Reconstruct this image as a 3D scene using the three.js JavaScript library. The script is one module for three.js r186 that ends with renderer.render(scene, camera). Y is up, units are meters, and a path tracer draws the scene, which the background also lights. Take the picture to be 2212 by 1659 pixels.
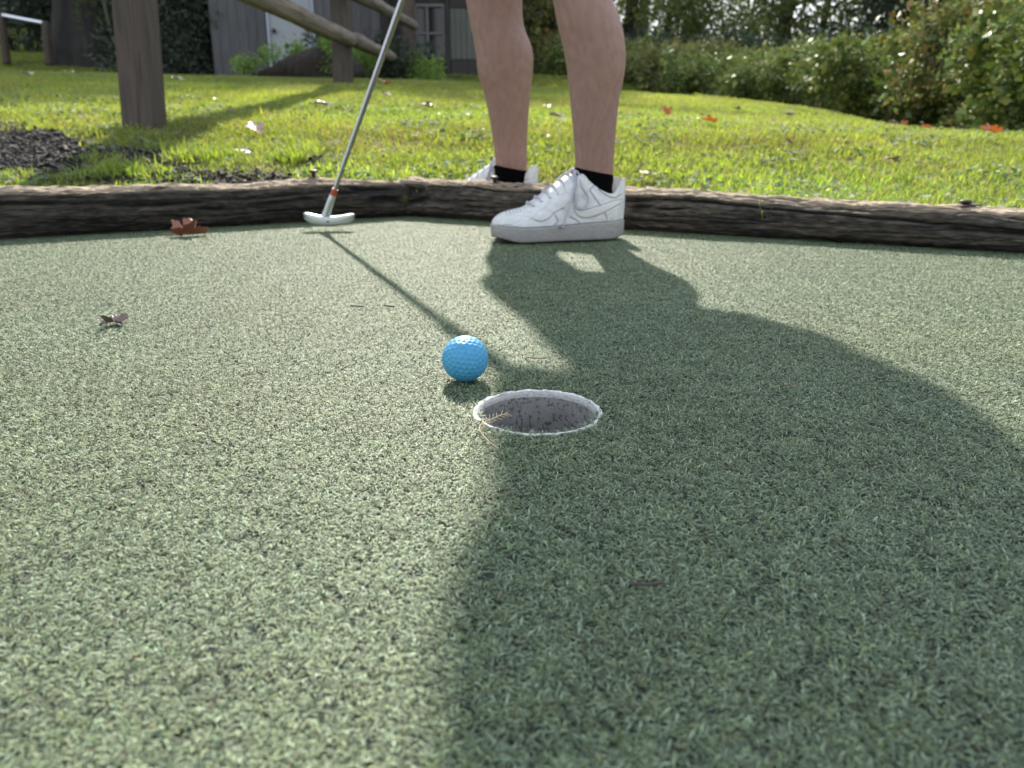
import * as THREE from 'three';
import { ImprovedNoise } from 'three/addons/math/ImprovedNoise.js';
import { mergeGeometries, mergeVertices } from 'three/addons/utils/BufferGeometryUtils.js';
import { RoundedBoxGeometry } from 'three/addons/geometries/RoundedBoxGeometry.js';

// ------------------------------------------------------------------ camera, sky, sun, exposure
const scene = new THREE.Scene();
const CAM_H = 0.217, PITCH = THREE.MathUtils.degToRad(18.5);
const camera = new THREE.PerspectiveCamera(54.8, 4 / 3, 0.02, 400);
camera.position.set(0, CAM_H, 0);
camera.rotation.x = -PITCH;
camera.focus = 0.66;
camera.userData.fStop = 8.5;
scene.add(camera);

const SUN_EL = THREE.MathUtils.degToRad(37), SUN_AZ = THREE.MathUtils.degToRad(-5.3);   // azimuth from straight ahead, negative = left
const sunDir = new THREE.Vector3(Math.sin(SUN_AZ) * Math.cos(SUN_EL), Math.sin(SUN_EL), -Math.cos(SUN_AZ) * Math.cos(SUN_EL));
{
  const W = 512, H = 256, data = new Float32Array(W * H * 4), v = new THREE.Vector3();
  for (let j = 0; j < H; j++) for (let i = 0; i < W; i++) {
    const lat = ((j + 0.5) / H - 0.5) * Math.PI, lon = ((i + 0.5) / W - 0.5) * 2 * Math.PI;
    v.set(Math.cos(lat) * Math.cos(lon), Math.sin(lat), Math.cos(lat) * Math.sin(lon));
    const up = Math.max(0, v.y), t = Math.pow(1 - up, 2.2);
    let r = 0.56 + 0.50 * t, g = 0.66 + 0.42 * t, b = 0.84 + 0.30 * t;
    const c = Math.max(-1, Math.min(1, v.dot(sunDir))), halo = 0.55 * Math.exp(-(1 - c) * 9);
    r += halo; g += halo * 0.96; b += halo * 0.88;
    if (v.y < 0) { const k = Math.exp(v.y * 14); r = 0.10 + (r - 0.10) * k; g = 0.12 + (g - 0.12) * k; b = 0.08 + (b - 0.08) * k; }
    const o = (j * W + i) * 4; data[o] = r * 0.74; data[o + 1] = g * 0.74; data[o + 2] = b * 0.72; data[o + 3] = 1;
  }
  const sky = new THREE.DataTexture(data, W, H, THREE.RGBAFormat, THREE.FloatType);
  sky.mapping = THREE.EquirectangularReflectionMapping; sky.magFilter = THREE.LinearFilter; sky.wrapS = THREE.RepeatWrapping; sky.needsUpdate = true;
  scene.background = sky; scene.environment = sky;
}
const sun = new THREE.DirectionalLight(new THREE.Color(1.0, 0.93, 0.80), 5.0);
sun.position.copy(sunDir).multiplyScalar(40).add(new THREE.Vector3(0, 0, -6));
sun.target.position.set(0, 0, -6); scene.add(sun, sun.target);
sun.castShadow = true; sun.shadow.mapSize.set(4096, 4096); sun.shadow.radius = 1.8;
Object.assign(sun.shadow.camera, { left: -14, right: 14, top: 14, bottom: -14, near: 1, far: 90 });
const EXPOSURE = 2.3;

// ------------------------------------------------------------------ helpers
const V3 = (x, y, z) => new THREE.Vector3(x, y, z);
const W3 = (x, y, d) => new THREE.Vector3(x, y, -d);                   // d = metres ahead of the camera's foot point
const lerp = (a, b, t) => a + (b - a) * t, clamp = (x, a, b) => Math.min(b, Math.max(a, x));
const sstep = (a, b, x) => { const t = clamp((x - a) / (b - a), 0, 1); return t * t * (3 - 2 * t); };
function rng(seed) { let a = seed >>> 0; return () => { a = (a + 0x6D2B79F5) | 0; let t = Math.imul(a ^ (a >>> 15), 1 | a); t = (t + Math.imul(t ^ (t >>> 7), 61 | t)) ^ t; return ((t ^ (t >>> 14)) >>> 0) / 4294967296; }; }
const perlin = new ImprovedNoise();
const N = (x, y, z = 0) => perlin.noise(x + 131.7, y + 71.3, z + 17.9);
const fbm = (x, y, z, o = 4) => { let s = 0, a = 0.5, f = 1; for (let i = 0; i < o; i++) { s += a * N(x * f, y * f, z * f); a *= 0.5; f *= 2.03; } return s; };
const interp = (pts, x) => { if (x <= pts[0][0]) return pts[0][1]; for (let i = 1; i < pts.length; i++) if (x <= pts[i][0]) { const [a, p] = pts[i - 1], [b, q] = pts[i]; return lerp(p, q, (x - a) / (b - a)); } return pts[pts.length - 1][1]; };
const smooth = (pts, x) => { let i = 1; while (i < pts.length - 1 && x > pts[i][0]) i++; const p0 = pts[Math.max(0, i - 2)], p1 = pts[i - 1], p2 = pts[i], p3 = pts[Math.min(pts.length - 1, i + 1)]; const t = clamp((x - p1[0]) / (p2[0] - p1[0]), 0, 1); const h = p2[0] - p1[0], m1 = (p2[1] - p0[1]) / ((p2[0] - p0[0]) || 1) * h, m2 = (p3[1] - p1[1]) / ((p3[0] - p1[0]) || 1) * h; const t2 = t * t, t3 = t2 * t; return (2 * t3 - 3 * t2 + 1) * p1[1] + (t3 - 2 * t2 + t) * m1 + (-2 * t3 + 3 * t2) * p2[1] + (t3 - t2) * m2; };

const names = new Map();
function numbered(name) { const n = names.get(name) ?? 0; names.set(name, n + 1); return n ? `${name}_${String(n).padStart(3, '0')}` : name; }
function tag(o, label, category, group, kind) { if (label) o.userData.label = label; if (category) o.userData.category = category; if (group) o.userData.group = group; if (kind) o.userData.kind = kind; return o; }
function thing(name, label, category, pos, group) { const g = new THREE.Group(); g.name = numbered(name); if (pos) g.position.copy(pos); scene.add(g); return tag(g, label, category, group); }
function mesh(name, geo, mat, parent = scene) { const m = new THREE.Mesh(geo, mat); m.name = parent === scene ? numbered(name) : name; m.castShadow = m.receiveShadow = true; parent.add(m); return m; }
function structure(name, geo, mat, label) { return tag(mesh(name, geo, mat), label, null, null, 'structure'); }
function inst(name, geo, mat, mats, cols, parent = scene) {
  const m = new THREE.InstancedMesh(geo, mat, mats.length); m.name = parent === scene ? numbered(name) : name;
  mats.forEach((x, i) => m.setMatrixAt(i, x)); if (cols) cols.forEach((c, i) => m.setColorAt(i, c));
  m.castShadow = m.receiveShadow = true; m.userData.kind = 'stuff'; parent.add(m); return m;
}
function std(p) { return new THREE.MeshStandardMaterial(p); }
function phys(p) { return new THREE.MeshPhysicalMaterial(p); }
const C = (r, g, b) => new THREE.Color().setRGB(r, g, b);

// plain triangle collector with colours and uvs
class MB {
  constructor() { this.p = []; this.c = []; this.u = []; this.i = []; this.n = 0; }
  v(x, y, z, c, u = 0, w = 0) { this.p.push(x, y, z); if (c) this.c.push(c[0], c[1], c[2]); this.u.push(u, w); return this.n++; }
  t(a, b, c) { this.i.push(a, b, c); }
  q(a, b, c, d) { this.i.push(a, b, c, a, c, d); }
  geo(flat) {
    const g = new THREE.BufferGeometry(); g.setAttribute('position', new THREE.Float32BufferAttribute(this.p, 3)); g.setAttribute('uv', new THREE.Float32BufferAttribute(this.u, 2));
    if (this.c.length) g.setAttribute('color', new THREE.Float32BufferAttribute(this.c, 3)); g.setIndex(this.i); if (!flat) g.computeVertexNormals(); return g;
  }
}
// grid surface f(i, j) -> [x, y, z]; wrapU closes it round
function gridGeo(nu, nv, f, wrapU = false, col) {
  const b = new MB();
  for (let j = 0; j <= nv; j++) for (let i = 0; i <= nu; i++) { const p = f(i / nu, j / nv); b.v(p[0], p[1], p[2], col ? col(i / nu, j / nv, p) : undefined, p[3] ?? i / nu, p[4] ?? j / nv); }
  for (let j = 0; j < nv; j++) for (let i = 0; i < nu; i++) { const a = j * (nu + 1) + i; b.q(a, a + 1, a + nu + 2, a + nu + 1); }
  const g = b.geo();
  if (wrapU) { const n = g.attributes.normal; for (let j = 0; j <= nv; j++) { const a = j * (nu + 1), e = a + nu; const v = V3(n.getX(a) + n.getX(e), n.getY(a) + n.getY(e), n.getZ(a) + n.getZ(e)).normalize(); n.setXYZ(a, v.x, v.y, v.z); n.setXYZ(e, v.x, v.y, v.z); } }
  return g;
}
function tubeGeo(pts, r, seg = 40, rad = 8) { return new THREE.TubeGeometry(new THREE.CatmullRomCurve3(pts), seg, r, rad, false); }
// naive surface nets of a signed distance
function nets(f, lo, hi, cell) {
  const nx = Math.ceil((hi.x - lo.x) / cell) + 1, ny = Math.ceil((hi.y - lo.y) / cell) + 1, nz = Math.ceil((hi.z - lo.z) / cell) + 1;
  const F = new Float32Array(nx * ny * nz), id = (i, j, k) => (k * ny + j) * nx + i;
  for (let k = 0; k < nz; k++) for (let j = 0; j < ny; j++) for (let i = 0; i < nx; i++) F[id(i, j, k)] = f(lo.x + i * cell, lo.y + j * cell, lo.z + k * cell);
  const idx = new Int32Array(nx * ny * nz).fill(-1), P = [], I = [];
  const E = [[0, 1], [2, 3], [4, 5], [6, 7], [0, 2], [1, 3], [4, 6], [5, 7], [0, 4], [1, 5], [2, 6], [3, 7]];
  for (let k = 0; k < nz - 1; k++) for (let j = 0; j < ny - 1; j++) for (let i = 0; i < nx - 1; i++) {
    const v = []; let m = 0; for (let c = 0; c < 8; c++) { const x = F[id(i + (c & 1), j + ((c >> 1) & 1), k + (c >> 2))]; v.push(x); if (x < 0) m |= 1 << c; }
    if (m === 0 || m === 255) continue;
    let sx = 0, sy = 0, sz = 0, n = 0;
    for (const [a, b] of E) { if ((v[a] < 0) === (v[b] < 0)) continue; const t = v[a] / (v[a] - v[b]); sx += lerp(a & 1, b & 1, t); sy += lerp((a >> 1) & 1, (b >> 1) & 1, t); sz += lerp(a >> 2, b >> 2, t); n++; }
    idx[id(i, j, k)] = P.length / 3; P.push(lo.x + (i + sx / n) * cell, lo.y + (j + sy / n) * cell, lo.z + (k + sz / n) * cell);
  }
  const quad = (a, b, c, d, flip) => { if (a < 0 || b < 0 || c < 0 || d < 0) return; if (flip) I.push(a, c, b, a, d, c); else I.push(a, b, c, a, c, d); };
  for (let k = 1; k < nz - 1; k++) for (let j = 1; j < ny - 1; j++) for (let i = 1; i < nx - 1; i++) {
    const s = F[id(i, j, k)] < 0;
    if (s !== (F[id(i + 1, j, k)] < 0)) quad(idx[id(i, j - 1, k - 1)], idx[id(i, j, k - 1)], idx[id(i, j, k)], idx[id(i, j - 1, k)], !s);
    if (s !== (F[id(i, j + 1, k)] < 0)) quad(idx[id(i - 1, j, k - 1)], idx[id(i, j, k - 1)], idx[id(i, j, k)], idx[id(i - 1, j, k)], s);
    if (s !== (F[id(i, j, k + 1)] < 0)) quad(idx[id(i - 1, j - 1, k)], idx[id(i, j - 1, k)], idx[id(i, j, k)], idx[id(i - 1, j, k)], !s);
  }
  const g = new THREE.BufferGeometry(); g.setAttribute('position', new THREE.Float32BufferAttribute(P, 3)); g.setIndex(I);
  const nn = new Float32Array(P.length), e = cell * 0.5;
  for (let i = 0; i < P.length; i += 3) { const [x, y, z] = [P[i], P[i + 1], P[i + 2]]; const v = V3(f(x + e, y, z) - f(x - e, y, z), f(x, y + e, z) - f(x, y - e, z), f(x, y, z + e) - f(x, y, z - e)).normalize(); nn[i] = v.x; nn[i + 1] = v.y; nn[i + 2] = v.z; }
  g.setAttribute('normal', new THREE.BufferAttribute(nn, 3)); return g;
}
function capsule(px, py, pz, a, b, ra, rb) {
  const bx = b.x - a.x, by = b.y - a.y, bz = b.z - a.z, qx = px - a.x, qy = py - a.y, qz = pz - a.z, t = clamp((qx * bx + qy * by + qz * bz) / (bx * bx + by * by + bz * bz), 0, 1);
  return Math.hypot(qx - bx * t, qy - by * t, qz - bz * t) - lerp(ra, rb, t);
}
const smin = (a, b, k) => { const h = Math.max(k - Math.abs(a - b), 0) / k; return Math.min(a, b) - h * h * k * 0.25; };

// textures
function tex(w, h, f, { srgb = true, repeat } = {}) {
  const d = new Uint8Array(w * h * 4);
  for (let y = 0; y < h; y++) for (let x = 0; x < w; x++) { const c = f(x / w, y / h), o = (y * w + x) * 4; if (typeof c === 'number') { d[o] = d[o + 1] = d[o + 2] = clamp(c, 0, 1) * 255; } else for (let k = 0; k < 3; k++) d[o + k] = srgb ? 255 * Math.pow(clamp(c[k], 0, 1), 1 / 2.2) : 255 * clamp(c[k], 0, 1); d[o + 3] = 255; }
  const t = new THREE.DataTexture(d, w, h); t.wrapS = t.wrapT = THREE.RepeatWrapping; t.magFilter = t.minFilter = THREE.LinearFilter; if (srgb) t.colorSpace = THREE.SRGBColorSpace; if (repeat) t.repeat.set(...repeat); t.needsUpdate = true; return t;
}
// noise that repeats at 1 in u and v
const TAU = Math.PI * 2;
function tn(u, v, fu, fv, seed) { const a = u * TAU, b = v * TAU; return N(Math.cos(a) * fu + seed, Math.sin(a) * fu + Math.cos(b) * fv * 0.7, Math.sin(b) * fv + seed * 1.7); }
// picture coordinates of the survey (2212 x 1659) to world
function along(px, py) { const x = (px - 1106) / 1600, y = (829.5 - py) / 1600, c = Math.cos(PITCH), s = Math.sin(PITCH); return V3(x, y * c - s, -(c + y * s)); }
function atD(px, py, d) { const r = along(px, py), t = d / -r.z; return V3(r.x * t, CAM_H + r.y * t, -d); }
function atGround(px, py) { const r = along(px, py); let t = 0.2; for (let i = 0; i < 4000; i++) { const p = V3(r.x * t, CAM_H + r.y * t, r.z * t); if (p.y <= groundH(p.x, -p.z)) return p; t += 0.004 + t * 0.002; } return V3(r.x * t, CAM_H + r.y * t, r.z * t); }

// ------------------------------------------------------------------ terrain
const CORNER = [-0.300, 2.115], LDIR = (() => { const a = [-1.11 - CORNER[0], 1.625 - CORNER[1]], l = Math.hypot(...a); return [a[0] / l, a[1] / l]; })(), RDIR = (() => { const a = [0.98 - CORNER[0], 1.42 - CORNER[1]], l = Math.hypot(...a); return [a[0] / l, a[1] / l]; })();
// metres beyond the inner face of the timber border (negative: on the putting surface)
function beyond(x, d) {
  const l = -LDIR[1] * (x - CORNER[0]) + LDIR[0] * (d - CORNER[1]), r = -(-RDIR[1] * (x - CORNER[0]) + RDIR[0] * (d - CORNER[1]));
  return Math.max(-l, -r);
}
const BASE = [[0, 0.02], [1.2, 0.035], [1.6, 0.05], [2.1, 0.065], [2.6, 0.15], [3.1, 0.24], [5, 0.43], [7.1, 0.645], [9, 0.79], [11, 0.90], [12, 0.97], [14, 1.33], [20, 2.15], [30, 4.1], [60, 7], [200, 16]];
function lawnH(x, d) {
  const dist = Math.max(d, 0);
  const hb = smooth(BASE, dist), hr = Math.min(hb, 1.22 + 0.012 * Math.max(0, dist - 13)); let h = lerp(hb, hr, sstep(-4.5, 0.5, x) * sstep(12, 15, dist)) - 0.055 * clamp(x + 1 < 0 ? (x + 1) * 0.35 : x + 1, -8, 5) * sstep(2.0, 5.5, dist) - 0.13 * Math.max(0, x - 2.5) * sstep(3, 6, dist) * sstep(30, 8, dist);
  h += 0.022 * fbm(x * 0.9, d * 0.9, 3) * sstep(1.9, 3, dist);
  if (d < 1.4) h = Math.min(h, 0.05);
  h -= 0.05 * Math.exp(-(((x + 0.03) / 0.2) ** 2) - (((d - 2.12) / 0.08) ** 2));   // trodden hollow under the far shoe
  return h;
}
function groundH(x, d) { const s = beyond(x, d); return s > 0.06 ? lawnH(x, d) : (s > -0.02 ? 0 : 0); }

const mulchPoly = [];
function inPoly(poly, x, y) { let c = false; for (let i = 0, j = poly.length - 1; i < poly.length; j = i++) { const [xi, yi] = poly[i], [xj, yj] = poly[j]; if ((yi > y) !== (yj > y) && x < (xj - xi) * (y - yi) / (yj - yi) + xi) c = !c; } return c; }
for (const [px, py] of [[-260, 255], [0, 268], [70, 280], [140, 292], [190, 318], [250, 328], [345, 322], [415, 330], [430, 360], [380, 397], [200, 399], [60, 397], [-260, 400]]) { const p = atGround(px, py); mulchPoly.push([p.x, -p.z]); }
const soilStrip = (x, d) => { const s = beyond(x, d); return x < -0.58 && x > -3 && d < 4 && s > 0 && s < 0.44 + 0.3 * N(x * 4, d * 4, 7); };
const bare = (x, d) => inPoly(mulchPoly, x + 0.05 * N(x * 6, d * 6, 1), d + 0.05 * N(x * 6, d * 6, 5));

{
  // one sheet to the horizon: fine near, coarse far, let down under the putting green
  const xs = [], ds = [];
  for (let x = -220; x < -8; x += lerp(2, 30, (-x - 8) / 212)) xs.push(x);
  for (let x = -8; x <= 8.001; x += 0.08) xs.push(x);
  for (let x = 8.6; x < 220; x += lerp(1, 30, (x - 8) / 212)) xs.push(x);
  for (let d = -60; d < -2; d += 4) ds.push(d);
  for (let d = -2; d < 16; d += 0.08) ds.push(d);
  for (let d = 16; d < 220; d += lerp(0.5, 25, (d - 16) / 204)) ds.push(d);
  const b = new MB();
  for (const d of ds) for (const x of xs) {
    const s = beyond(x, d), in_ = x > -2.6 && x < 2.6 && d > -1.9 && s < 0.07;
    const y = in_ ? -0.2 : lawnH(x, d), k = 0.5 + 0.9 * fbm(x * 1.7, d * 1.7, 8);
    const m = bare(x, d) ? 1 : 0, col = m ? [0.022, 0.018, 0.016] : soilStrip(x, d) ? [0.030 + 0.012 * k, 0.024 + 0.01 * k, 0.018 + 0.007 * k] : [lerp(0.05, 0.085, k), lerp(0.058, 0.082, k), lerp(0.016, 0.026, k)];
    b.v(x, y, -d, col, x, d);
  }
  for (let j = 0; j < ds.length - 1; j++) for (let i = 0; i < xs.length - 1; i++) { const a = j * xs.length + i; b.q(a, a + 1, a + xs.length + 1, a + xs.length); }
  const bump = tex(256, 256, (u, v) => 0.5 + 0.5 * tn(u, v, 9, 9, 2) + 0.3 * tn(u, v, 22, 22, 5), { srgb: false, repeat: [3, 3] });
  structure('lawn_ground', b.geo(), std({ vertexColors: true, roughness: 1, side: THREE.DoubleSide, bumpMap: bump, bumpScale: 0.012 }), 'sloping lawn ground rising behind the timber border');
}

// ------------------------------------------------------------------ putting green
const HOLE = (() => { const r = along(1161, 889), t = CAM_H / -r.y; return V3(r.x * t, 0, r.z * t); })();
const HOLE_R = 0.0515;
{
  const outer = [], e = 0.05;
  const farL = [CORNER[0] + LDIR[0] * 2.6, CORNER[1] + LDIR[1] * 2.6], farR = [CORNER[0] + RDIR[0] * 3.0, CORNER[1] + RDIR[1] * 3.0];
  for (const [x, d] of [[farL[0], -1.8], [farL[0], farL[1] + e], [CORNER[0], CORNER[1] + e], [farR[0], farR[1] + e], [farR[0], -1.8]]) outer.push(new THREE.Vector2(x, d));
  const sh = new THREE.Shape(outer), hole = new THREE.Path(); hole.absarc(HOLE.x, -HOLE.z, HOLE_R, 0, TAU, true); sh.holes.push(hole);
  const g = new THREE.ExtrudeGeometry(sh, { depth: 0.012, bevelEnabled: false, curveSegments: 64 }); g.rotateX(-Math.PI / 2); g.translate(0, -0.0125, 0);
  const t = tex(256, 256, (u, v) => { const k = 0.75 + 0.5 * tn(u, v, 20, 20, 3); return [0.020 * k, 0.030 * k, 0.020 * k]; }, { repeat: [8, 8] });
  structure('putting_green', g, std({ map: t, roughness: 0.95 }), 'artificial putting green surface');
}
// turf: patches of real fibres
const turfMat = phys({ vertexColors: true, roughness: 0.56, side: THREE.DoubleSide, transmission: 0.25, thickness: 0, specularIntensity: 0.5 });
const PATCH = 0.06;
function fibre(b, R, x, z, c, out = R() * TAU, far = 0.5) {
  const az = out + (R() - 0.5) * 2.2, len = 0.0036 + R() * 0.0030, w = 0.00025 + R() * 0.00010, lean = 0.45 + far * 0.45 + R() * 0.7, curl = (R() - 0.5) * 2.0;
  let dx = Math.cos(az), dz = Math.sin(az), px = x, py = -0.0004, pz = z, ang = lean * 0.35; let prev;
  const n = 3; const tw = az + Math.PI / 2 + (R() - 0.5) * 0.9;
  for (let k = 0; k <= n; k++) {
    const ww = w * (k === n ? 0.35 : 1 - k * 0.12), sx = Math.cos(tw) * ww, sz = Math.sin(tw) * ww, q = [0.2, 0.55, 0.95, 1.15][k], cc = [c[0] * q, c[1] * q, c[2] * q];  // shade between blades painted in: fibre colour dark at root, light at tip
    const a = b.v(px - sx, py, pz - sz, cc), e = b.v(px + sx, py, pz + sz, cc); if (prev !== undefined) b.q(prev, prev + 1, e, a); prev = a;
    ang += lean * 0.42; const st = len / n, a2 = az + curl * k * 0.4; px += Math.cos(a2) * Math.sin(ang) * st; pz += Math.sin(a2) * Math.sin(ang) * st; py += Math.max(-0.2, Math.cos(ang)) * st;
  }
}
function fibreColour(R) {
  const k = R(), s = 0.42 + R() * R() * 1.45;
  if (k < 0.04) return [0.24 * s, 0.20 * s, 0.10 * s];
  if (k < 0.10) return [0.28 * s, 0.35 * s, 0.12 * s];
  if (k < 0.30) return [0.36 * s, 0.46 * s, 0.31 * s];
  return [0.262 * s, 0.338 * s, 0.186 * s];
}
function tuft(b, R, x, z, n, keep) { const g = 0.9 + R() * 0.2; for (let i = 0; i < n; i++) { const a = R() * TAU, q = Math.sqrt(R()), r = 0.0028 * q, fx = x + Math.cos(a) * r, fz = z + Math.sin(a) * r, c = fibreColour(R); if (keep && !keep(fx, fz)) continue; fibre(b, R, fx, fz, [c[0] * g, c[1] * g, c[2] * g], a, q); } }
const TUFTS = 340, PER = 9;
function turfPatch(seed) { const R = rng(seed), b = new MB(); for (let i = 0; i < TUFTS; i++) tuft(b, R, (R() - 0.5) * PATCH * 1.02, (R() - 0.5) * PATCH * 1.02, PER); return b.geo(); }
{
  const NV = 5, variants = [...Array(NV)].map((_, i) => turfPatch(100 + i)), mats = variants.map(() => []), cols = variants.map(() => []), R = rng(7);
  const near = new MB(), RH = rng(55), h0 = 0.09;
  const gx = Math.round(HOLE.x / PATCH), gd = Math.round(-HOLE.z / PATCH);
  for (let d = -0.06; d < 2.3; d += PATCH) for (let x = -2.3; x < 2.4; x += PATCH) {
    const i = Math.round(x / PATCH), j = Math.round(d / PATCH), cx = i * PATCH, cd = j * PATCH;
    if (beyond(cx, cd) > 0.05) continue;
    if (Math.abs(cx) > 0.42 + cd * 0.86) continue;
    if (Math.abs(cx - HOLE.x) < h0 && Math.abs(cd + HOLE.z) < h0) continue;
    const k = Math.floor(R() * NV), m = new THREE.Matrix4().makeRotationY(Math.floor(R() * 4) * Math.PI / 2 + (R() - 0.5) * 0.1); m.setPosition(cx, 0, -cd);
    const f = 1 + 0.22 * fbm(cx * 5, cd * 5, 2), y = 0.06 * N(cx * 4, cd * 4, 9); mats[k].push(m); cols[k].push(C(f * (1 + y), f, f * (1 - y)));
  }
  // round the hole the fibres are set one by one so that none stands in the cup
  const lo = [Math.ceil((HOLE.x - h0) / PATCH - 1e-6), Math.ceil((-HOLE.z - h0) / PATCH - 1e-6)], hi = [Math.floor((HOLE.x + h0) / PATCH + 1e-6), Math.floor((-HOLE.z + h0) / PATCH + 1e-6)];
  const x0 = (lo[0] - 0.5) * PATCH, x1 = (hi[0] + 0.5) * PATCH, d0 = (lo[1] - 0.5) * PATCH, d1 = (hi[1] + 0.5) * PATCH, cnt = Math.round((x1 - x0) * (d1 - d0) / (PATCH * PATCH) * TUFTS);
  const keep = (x, z) => { const d = -z, a = Math.atan2(d + HOLE.z, x - HOLE.x), r = Math.hypot(x - HOLE.x, d + HOLE.z), lip = a < 0 ? -0.0032 : 0.0006; return r >= HOLE_R + lip + 0.0016 * N(a * 4, 3) + 0.0009 * N(a * 14, 8); };
  for (let n = 0; n < cnt; n++) tuft(near, RH, lerp(x0, x1, RH()), -lerp(d0, d1, RH()), PER, keep);
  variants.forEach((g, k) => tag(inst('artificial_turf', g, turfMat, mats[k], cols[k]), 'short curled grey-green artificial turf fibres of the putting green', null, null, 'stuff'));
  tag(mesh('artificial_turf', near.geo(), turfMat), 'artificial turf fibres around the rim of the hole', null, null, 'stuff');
}
// ------------------------------------------------------------------ wood
function woodTex(seed, dark, light, opts = {}) {
  const { gu = 26, gv = 1.2 } = opts;
  return tex(512, 512, (u, v) => {
    const g = 0.5 + 0.55 * tn(u, v, gu, gv, seed) + 0.35 * tn(u, v, gu * 2.3, gv * 2, seed + 4), m = 0.5 + 0.7 * tn(u, v, 2.2, 1.2, seed + 9);
    const k = clamp(0.65 * g + 0.4 * m - 0.05, 0, 1), c = g < 0.14 ? 0.35 : 1;
    return [lerp(dark[0], light[0], k) * c, lerp(dark[1], light[1], k) * c, lerp(dark[2], light[2], k) * c];
  });
}
function woodBump(seed, gu = 26, gv = 1.2) { return tex(512, 512, (u, v) => 0.5 + 0.45 * tn(u, v, gu, gv, seed) + 0.3 * tn(u, v, gu * 2.3, gv * 2, seed + 4), { srgb: false }); }
const timberMap = woodTex(3, [0.030, 0.024, 0.018], [0.19, 0.158, 0.122], { gu: 20, gv: 4.5 }), timberBump = woodBump(3, 20, 4.5);
const timberMat = std({ map: timberMap, bumpMap: timberBump, bumpScale: 0.008, roughness: 0.95, vertexColors: true });
const greyMap = woodTex(21, [0.06, 0.050, 0.038], [0.34, 0.285, 0.22], { gu: 18, gv: 1.0 }), greyBump = woodBump(21, 18, 1);
const railMat = std({ map: greyMap, bumpMap: greyBump, bumpScale: 0.006, roughness: 0.9 });
const postMap = woodTex(33, [0.030, 0.023, 0.017], [0.098, 0.074, 0.056], { gu: 14, gv: 0.9 });
const postMat = std({ map: postMap, bumpMap: greyBump, bumpScale: 0.004, roughness: 0.88 });

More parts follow.
